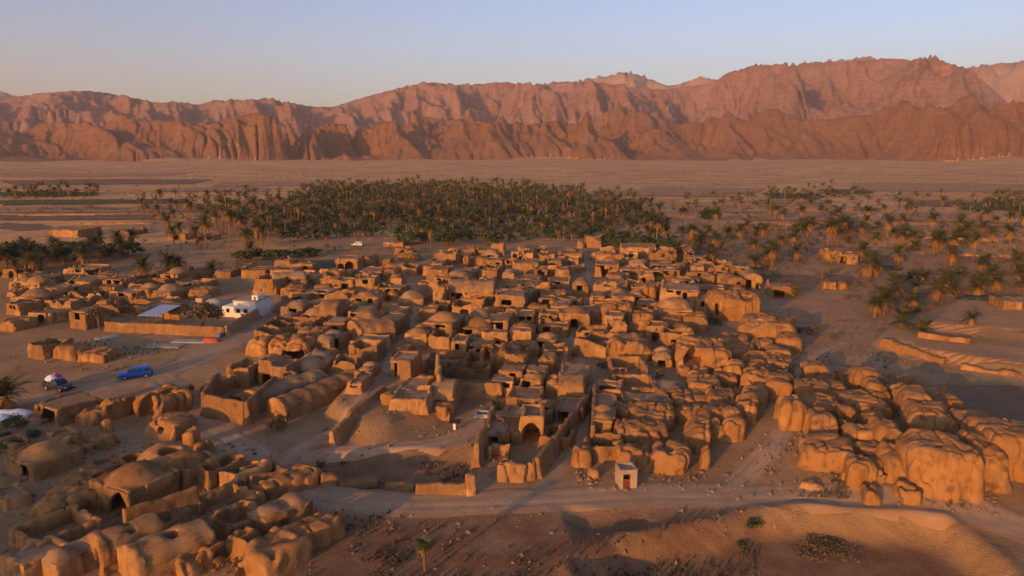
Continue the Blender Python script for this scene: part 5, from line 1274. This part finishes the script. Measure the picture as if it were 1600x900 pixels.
far_pts += scatter([(20, 312), (160, 310), (160, 304), (20, 305)], 30, None, None, 16) + scatter([(220, 340), (420, 335), (420, 315), (220, 325)], 50, None, None, 17) + scatter([(300, 385), (430, 380), (430, 330), (320, 330)], 50, None, None, 18)
simple_palms('palm_grove', far_pts, 5)
# ------------------------------------------------------------------ shrubs and broad leaved trees
def leaf_cloud(r, n, rx, ry, rz, cz, size, clumps=9):
    C = []; 
    for _ in range(clumps):
        a, b = r.uniform(0, 6.28), math.acos(r.uniform(-.35, 1)); q = r.uniform(.45, .8)
        C.append((q * rx * math.sin(b) * math.cos(a), q * ry * math.sin(b) * math.sin(a), cz + q * rz * math.cos(b), r.uniform(.3, .55)))
    V = np.zeros((n * 4, 3)); k = 0
    for i in range(n):
        c = C[i % clumps]; d = np.array([r.gauss(0, 1), r.gauss(0, 1), r.gauss(0, 1)]); d /= np.linalg.norm(d); q = c[3] * r.uniform(.55, 1.0)
        p = np.array([c[0] + d[0] * rx * q, c[1] + d[1] * ry * q, max(.02, c[2] + d[2] * rz * q)])
        u = np.array([r.gauss(0, 1), r.gauss(0, 1), r.gauss(0, .7)]); u /= np.linalg.norm(u); v = np.cross(d, u); v /= np.linalg.norm(v) + 1e-6
        s = size * r.uniform(.6, 1.3)
        V[k:k + 4] = [p - u * s, p - v * s * .45, p + u * s, p + v * s * .45]; k += 4
    return V, np.arange(n * 4).reshape(n, 4)
def bush(px, py, rx, h, label, mat='leaf', n=420, size=.2, name='shrub', group=None, seed=None):
    r = random.Random(seed or int(px * 7 + py)); p = at(px, py)
    ob = empty(name, p); tag(ob, label, 'shrub', group)
    V, F = leaf_cloud(r, n, rx, rx, h * .55, h * .42, size, 11); link('foliage', mesh_np('foliage', V, F, M[mat], False), ob)
    st = MB()
    for _ in range(4): a = r.uniform(0, 6.28); st.tube([(0, 0, -.1), (.3 * rx * math.cos(a), .3 * rx * math.sin(a), h * .35), (.5 * rx * math.cos(a), .5 * rx * math.sin(a), h * .6)], [.05, .035, .015], 5)
    st.build('stem', M['trunk'], ob)
def tree(px, py, h, rx, label, mat='leaf', n=1500, size=.28, trunk_h=.4, name='tree', forks=5, seed=None):
    r = random.Random(seed or int(px * 3 + py)); p = at(px, py); ob = empty(name, p, r.uniform(0, 6)); tag(ob, label, 'tree')
    V, F = leaf_cloud(r, n, rx, rx, h * (1 - trunk_h) * .55, h * (trunk_h + (1 - trunk_h) * .45), size, 16); link('crown', mesh_np('crown', V, F, M[mat], False), ob)
    t = MB(); t.tube([(0, 0, -.3), (.1, .05, h * trunk_h * .5), (.05, 0, h * trunk_h)], [.22, .17, .14], 7)
    for k in range(forks):
        a = k * 6.28 / forks + r.uniform(-.4, .4); q = rx * .6; t.tube([(.05, 0, h * trunk_h * r.uniform(.6, .95)), (q * .5 * math.cos(a), q * .5 * math.sin(a), h * .62), (q * math.cos(a), q * math.sin(a), h * .82)], [.11, .07, .02], 5)
    t.build('trunk', M['trunk'], ob)
tree(318, 512, 5.2, 4.2, 'wide brownish green tree in the yard behind the long boundary wall', 'scrub', 1700, .3, .25)
tree(156, 514, 4.6, 2.0, 'forked tree with a leaning stem beside the slit window gable', 'scrub', 600, .25, .5, forks=3)
for px, py, h, rx, lb in ((40, 408, 6, 6, 'dark round tree massed in the left clump'), (95, 410, 7, 6, 'tallest dark tree of the left clump'), (190, 402, 5, 6, 'dark spreading tree at the right end of the left clump'), (10, 415, 7, 5, 'dark tree at the far left edge'),
        (390, 408, 3.6, 5, 'dark low tree behind the road bend'), (430, 406, 3.4, 5, 'dark low tree right of the road bend palm'), (985, 392, 5, 7, 'dark round tree behind the flat topped house'), (1040, 396, 4, 5, 'dark tree peeping over the sloping ruin'), (1108, 348, 7, 5, 'dark round tree standing alone right of the grove'), (960, 384, 5, 6, 'dark tree left of the round tree behind the flat topped house'),
        (645, 382, 5, 6, 'dark tree left of the tall lone palm'), (700, 384, 6, 7, 'dark tree right of the tall lone palm'), (760, 382, 5, 7, 'dark broad tree on the near edge of the grove'), (480, 400, 2.6, 5, 'olive brown low tree before the green field')):
    tree(px, py, h, rx, lb, 'leaf', 1300, .55, .12, seed=int(px + py * 5))
bush(1241, 466, 1.9, 3.6, 'big round bush beside the two door brown house', 'scrub', 1300, .2)
bush(291, 622, 1.2, 2.0, 'round brown bush on the bend of the road', 'scrub', 1100, .14)
bush(434, 672, 1.35, 2.2, 'round brown bush at the foot of the whale backed vault', 'scrub', 1200, .13)
bush(502, 745, .6, 2.8, 'tall thin dry bush at the corner of the sunken plot', 'scrub', 500, .1)
bush(496, 752, .9, 1.3, 'low dry bush at the corner of the sunken plot', 'scrub', 420, .1)
bush(26, 672, 1.7, 2.2, 'dark green bush below the crumpled white sheet', 'leaf', 1500, .12); bush(8, 690, 1.2, 1.2, 'dark bush at the left edge below the white sheets', 'leaf', 800, .12); bush(50, 682, 1.0, .9, 'low bright green plants right of the dark green bush', 'greenleaf', 900, .1); bush(18, 700, 1.5, .7, 'flat bright green plants below the dark green bush', 'greenleaf', 1000, .1)
bush(782, 606, 1.2, 1.6, 'rounded green brown bush in the yard below the bright wedge', 'scrub', 700, .13); bush(776, 636, .9, 1.8, 'rusty bush by the well in the dusty yard', 'scrub', 500, .12); bush(694, 752, .8, 1.2, 'thin dry bush in the sunken plot', 'scrub', 260, .1); bush(536, 712, .4, .6, 'tiny dry bush at the back edge of the sunken plot', 'scrub', 160, .08)
bush(1115, 506, 1.8, 1.3, 'dark low bush at the foot of the great bastion', 'leaf', 600, .16); bush(1228, 520, 1.6, 1.6, 'left shrub of the row along the field ditch', 'scrub', 600, .16); bush(1245, 522, 1.4, 1.5, 'middle shrub of the row along the field ditch', 'scrub', 600, .16); bush(1268, 522, 1.7, 1.9, 'right shrub of the row along the field ditch', 'scrub', 700, .16); bush(1302, 530, .9, 1.4, 'single shrub in the field right of the ditch', 'scrub', 400, .14)
bush(1290, 822, 3.2, .35, 'dark mat of weeds on the basin bank', 'scrub', 900, .14); bush(1178, 806, .9, .9, 'dark shrub left of the basin corner', 'leaf', 420, .12); bush(1160, 824, .5, .6, 'small dark shrub below the basin corner', 'leaf', 260, .1); bush(940, 575, .8, 1.2, 'thin green shrub below the slotted round house', 'scrub', 300, .14); bush(1030, 592, .9, 1.6, 'upright green shrub right of the slotted round house', 'scrub', 420, .13); bush(620, 505, 1.0, 1.2, 'grey shrub at the edge of the winding alley', 'scrub', 300, .15)
def undergrowth(name, zones, seed, mat, rmin, rmax, n=44, size=.5):
    r = random.Random(seed); VT = []; FT = []; off = 0
    base = [leaf_cloud(random.Random(seed + k), n, 1, 1, .75, .42, size / 2.4, 6) for k in range(5)]
    for poly, cnt in zones:
        for x, y in scatter(poly, cnt, None, None, seed + cnt, mind=rmin):
            V, F = base[r.randrange(5)]; s = r.uniform(rmin, rmax); a = r.uniform(0, 6.28); c, q = math.cos(a), math.sin(a)
            VT.append(np.stack([V[:, 0] * c - V[:, 1] * q, V[:, 0] * q + V[:, 1] * c, V[:, 2] * r.uniform(.7, 1.3)], -1) * s + (x, y, H(x, y) - .1)); FT.append(F + off); off += len(V)
    return tag(link(name, mesh_np(name, np.concatenate(VT), np.concatenate(FT), mat, False)), kind='stuff')
undergrowth('grove_undergrowth', [([(425, 383), (560, 370), (700, 382), (860, 376), (1045, 386), (1045, 352), (1000, 325), (900, 306), (820, 298), (640, 294), (500, 298), (420, 330)], 1200), ([(1200, 311), (1360, 306), (1360, 295), (1200, 298)], 40), ([(1500, 332), (1600, 330), (1600, 314), (1505, 314)], 30), ([(0, 313), (160, 311), (160, 304), (0, 305)], 40), ([(-20, 415), (215, 402), (205, 392), (-20, 402)], 40)], 31, M['leaf'], 1.5, 4.6)
undergrowth('dry_scrub', [([(1055, 440), (1250, 440), (1400, 500), (1640, 480), (1640, 345), (1060, 350)], 1100), ([(220, 410), (430, 400), (430, 320), (220, 320)], 260), ([(430, 410), (700, 392), (700, 384), (430, 386)], 50), ([(0, 470), (110, 450), (230, 440), (400, 430), (400, 405), (0, 440)], 70), ([(1050, 350), (1640, 345), (1640, 300), (1050, 300)], 520), ([(0, 345), (420, 340), (420, 300), (0, 300)], 420), ([(0, 300), (1600, 300), (1600, 268), (0, 268)], 900)], 32, M['rustscrub'], .7, 1.9, 26, .5)
# ------------------------------------------------------------------ dry grass, stones
def tufts(name, zones, seed, mat, hmin, hmax, blades=7):
    r = np.random.RandomState(seed); V = []; F = []; k = 0
    for poly, n in zones:
        W = [at0(*q)[:2] for q in poly]; xs = [w[0] for w in W]; ys = [w[1] for w in W]
        P = np.stack([r.uniform(min(xs), max(xs), n * 3), r.uniform(min(ys), max(ys), n * 3)], -1)
        P = P[(poly_sd(P[:, 0], P[:, 1], W) < 0) & (noise2(P[:, 0], P[:, 1], 6, seed) > .47)][:n]
        Z = Hn(P[:, 0], P[:, 1])
        for (x, y), z in zip(P, Z):
            for _ in range(blades):
                a = r.uniform(0, 6.28); h = r.uniform(hmin, hmax); o = r.uniform(.05, .5) * h; c, s = math.cos(a), math.sin(a); w = .06 + .1 * h
                V += [(x - s * w, y + c * w, z - .03), (x + s * w, y - c * w, z - .03), (x + c * o * 1.6, y + s * o * 1.6, z + h)]; F.append((k, k + 1, k + 2)); k += 3
    return tag(link(name, mesh_np(name, V, F, mat, False)), kind='stuff')
tufts('rusty_weeds', [([(760, 900), (800, 850), (1000, 838), (1190, 850), (1190, 900)], 200), ([(480, 900), (480, 860), (760, 860), (760, 900)], 90)], 9, M['rustscrub'], .1, .35)
tufts('dry_grass', [([(480, 900), (780, 900), (960, 870), (1180, 880), (1000, 1000), (400, 1000)], 420), ([(480, 800), (860, 800), (900, 870), (500, 890)], 120), ([(1040, 820), (1190, 815), (1190, 870), (1000, 880)], 120), ([(1200, 740), (1320, 750), (1330, 785), (1200, 775)], 160), ([(1450, 760), (1600, 770), (1600, 800), (1480, 800)], 90),
                    ([(0, 560), (230, 560), (300, 545), (200, 530), (0, 545)], 160), ([(1200, 480), (1400, 480), (1600, 560), (1250, 600)], 260), ([(430, 690), (520, 700), (520, 760), (430, 760)], 40), ([(500, 765), (735, 772), (735, 708), (505, 712)], 130)], 4, M['scrub'], .12, .42)
def stones(name, zones, seed, mat, smin, smax):
    r = np.random.RandomState(seed); V = []; F = []; k = 0
    base = np.array([(1, 0, 0), (-1, 0, 0), (0, 1, 0), (0, -1, 0), (0, 0, 1), (0, 0, -1.)]); tri = np.array([(0, 2, 4), (2, 1, 4), (1, 3, 4), (3, 0, 4), (2, 0, 5), (1, 2, 5), (3, 1, 5), (0, 3, 5)])
    for poly, n in zones:
        W = [at0(*q)[:2] for q in poly]; xs = [w[0] for w in W]; ys = [w[1] for w in W]
        P = np.stack([r.uniform(min(xs), max(xs), n * 3), r.uniform(min(ys), max(ys), n * 3)], -1); P = P[poly_sd(P[:, 0], P[:, 1], W) < 0][:n]; Z = Hn(P[:, 0], P[:, 1])
        for (x, y), z in zip(P, Z):
            s = smin * (smax / smin) ** (r.rand() ** 2.2); a = r.uniform(0, 6.28); c, q = math.cos(a), math.sin(a)
            b = base * s * r.uniform(.6, 1.2, (6, 3)); b = np.stack([b[:, 0] * c - b[:, 1] * q, b[:, 0] * q + b[:, 1] * c, b[:, 2] * .7], -1) + (x, y, z + s * .15)
            V.append(b); F.append(tri + k); k += 6
    return tag(link(name, mesh_np(name, np.concatenate(V), np.concatenate(F), mat, False)), kind='stuff')
stones('rubble', [([(0, 690), (420, 690), (480, 900), (0, 900)], 1500), ([(1380, 770), (1560, 760), (1560, 810), (1400, 800)], 420), ([(900, 735), (1110, 735), (1110, 770), (900, 770)], 260), ([(480, 790), (1180, 795), (1180, 900), (480, 900)], 240), ([(1180, 690), (1320, 740), (1320, 790), (1100, 780)], 400), ([(60, 545), (230, 545), (230, 580), (60, 580)], 300), ([(430, 420), (1100, 400), (1100, 600), (430, 600)], 1600), ([(500, 640), (780, 620), (780, 765), (500, 765)], 260), ([(1060, 540), (1500, 560), (1560, 760), (1100, 740)], 900)], 8, M['mudroof'], .06, .42)
# ------------------------------------------------------------------ the air
def haze():
    m = bpy.data.materials.new('haze'); m.use_nodes = True; nt = m.node_tree; nt.nodes.remove(nt.nodes['Principled BSDF'])
    v = nt.nodes.new('ShaderNodeVolumePrincipled'); v.inputs['Color'].default_value = (.96, .79, .74, 1); v.inputs['Density'].default_value = HAZE; v.inputs['Anisotropy'].default_value = 0.0
    nt.links.new(v.outputs[0], nt.nodes['Material Output'].inputs['Volume'])
    o = MB().box(-9000, 9000, -1000, 9700, -30, 1000).build('haze', m); tag(o, kind='stuff')
HAZE = 6.2e-5
haze()
print('triangles', TRI[0], 'palms', NP[0], 'houses', len(PLACED), 'infill', len(INFILL))
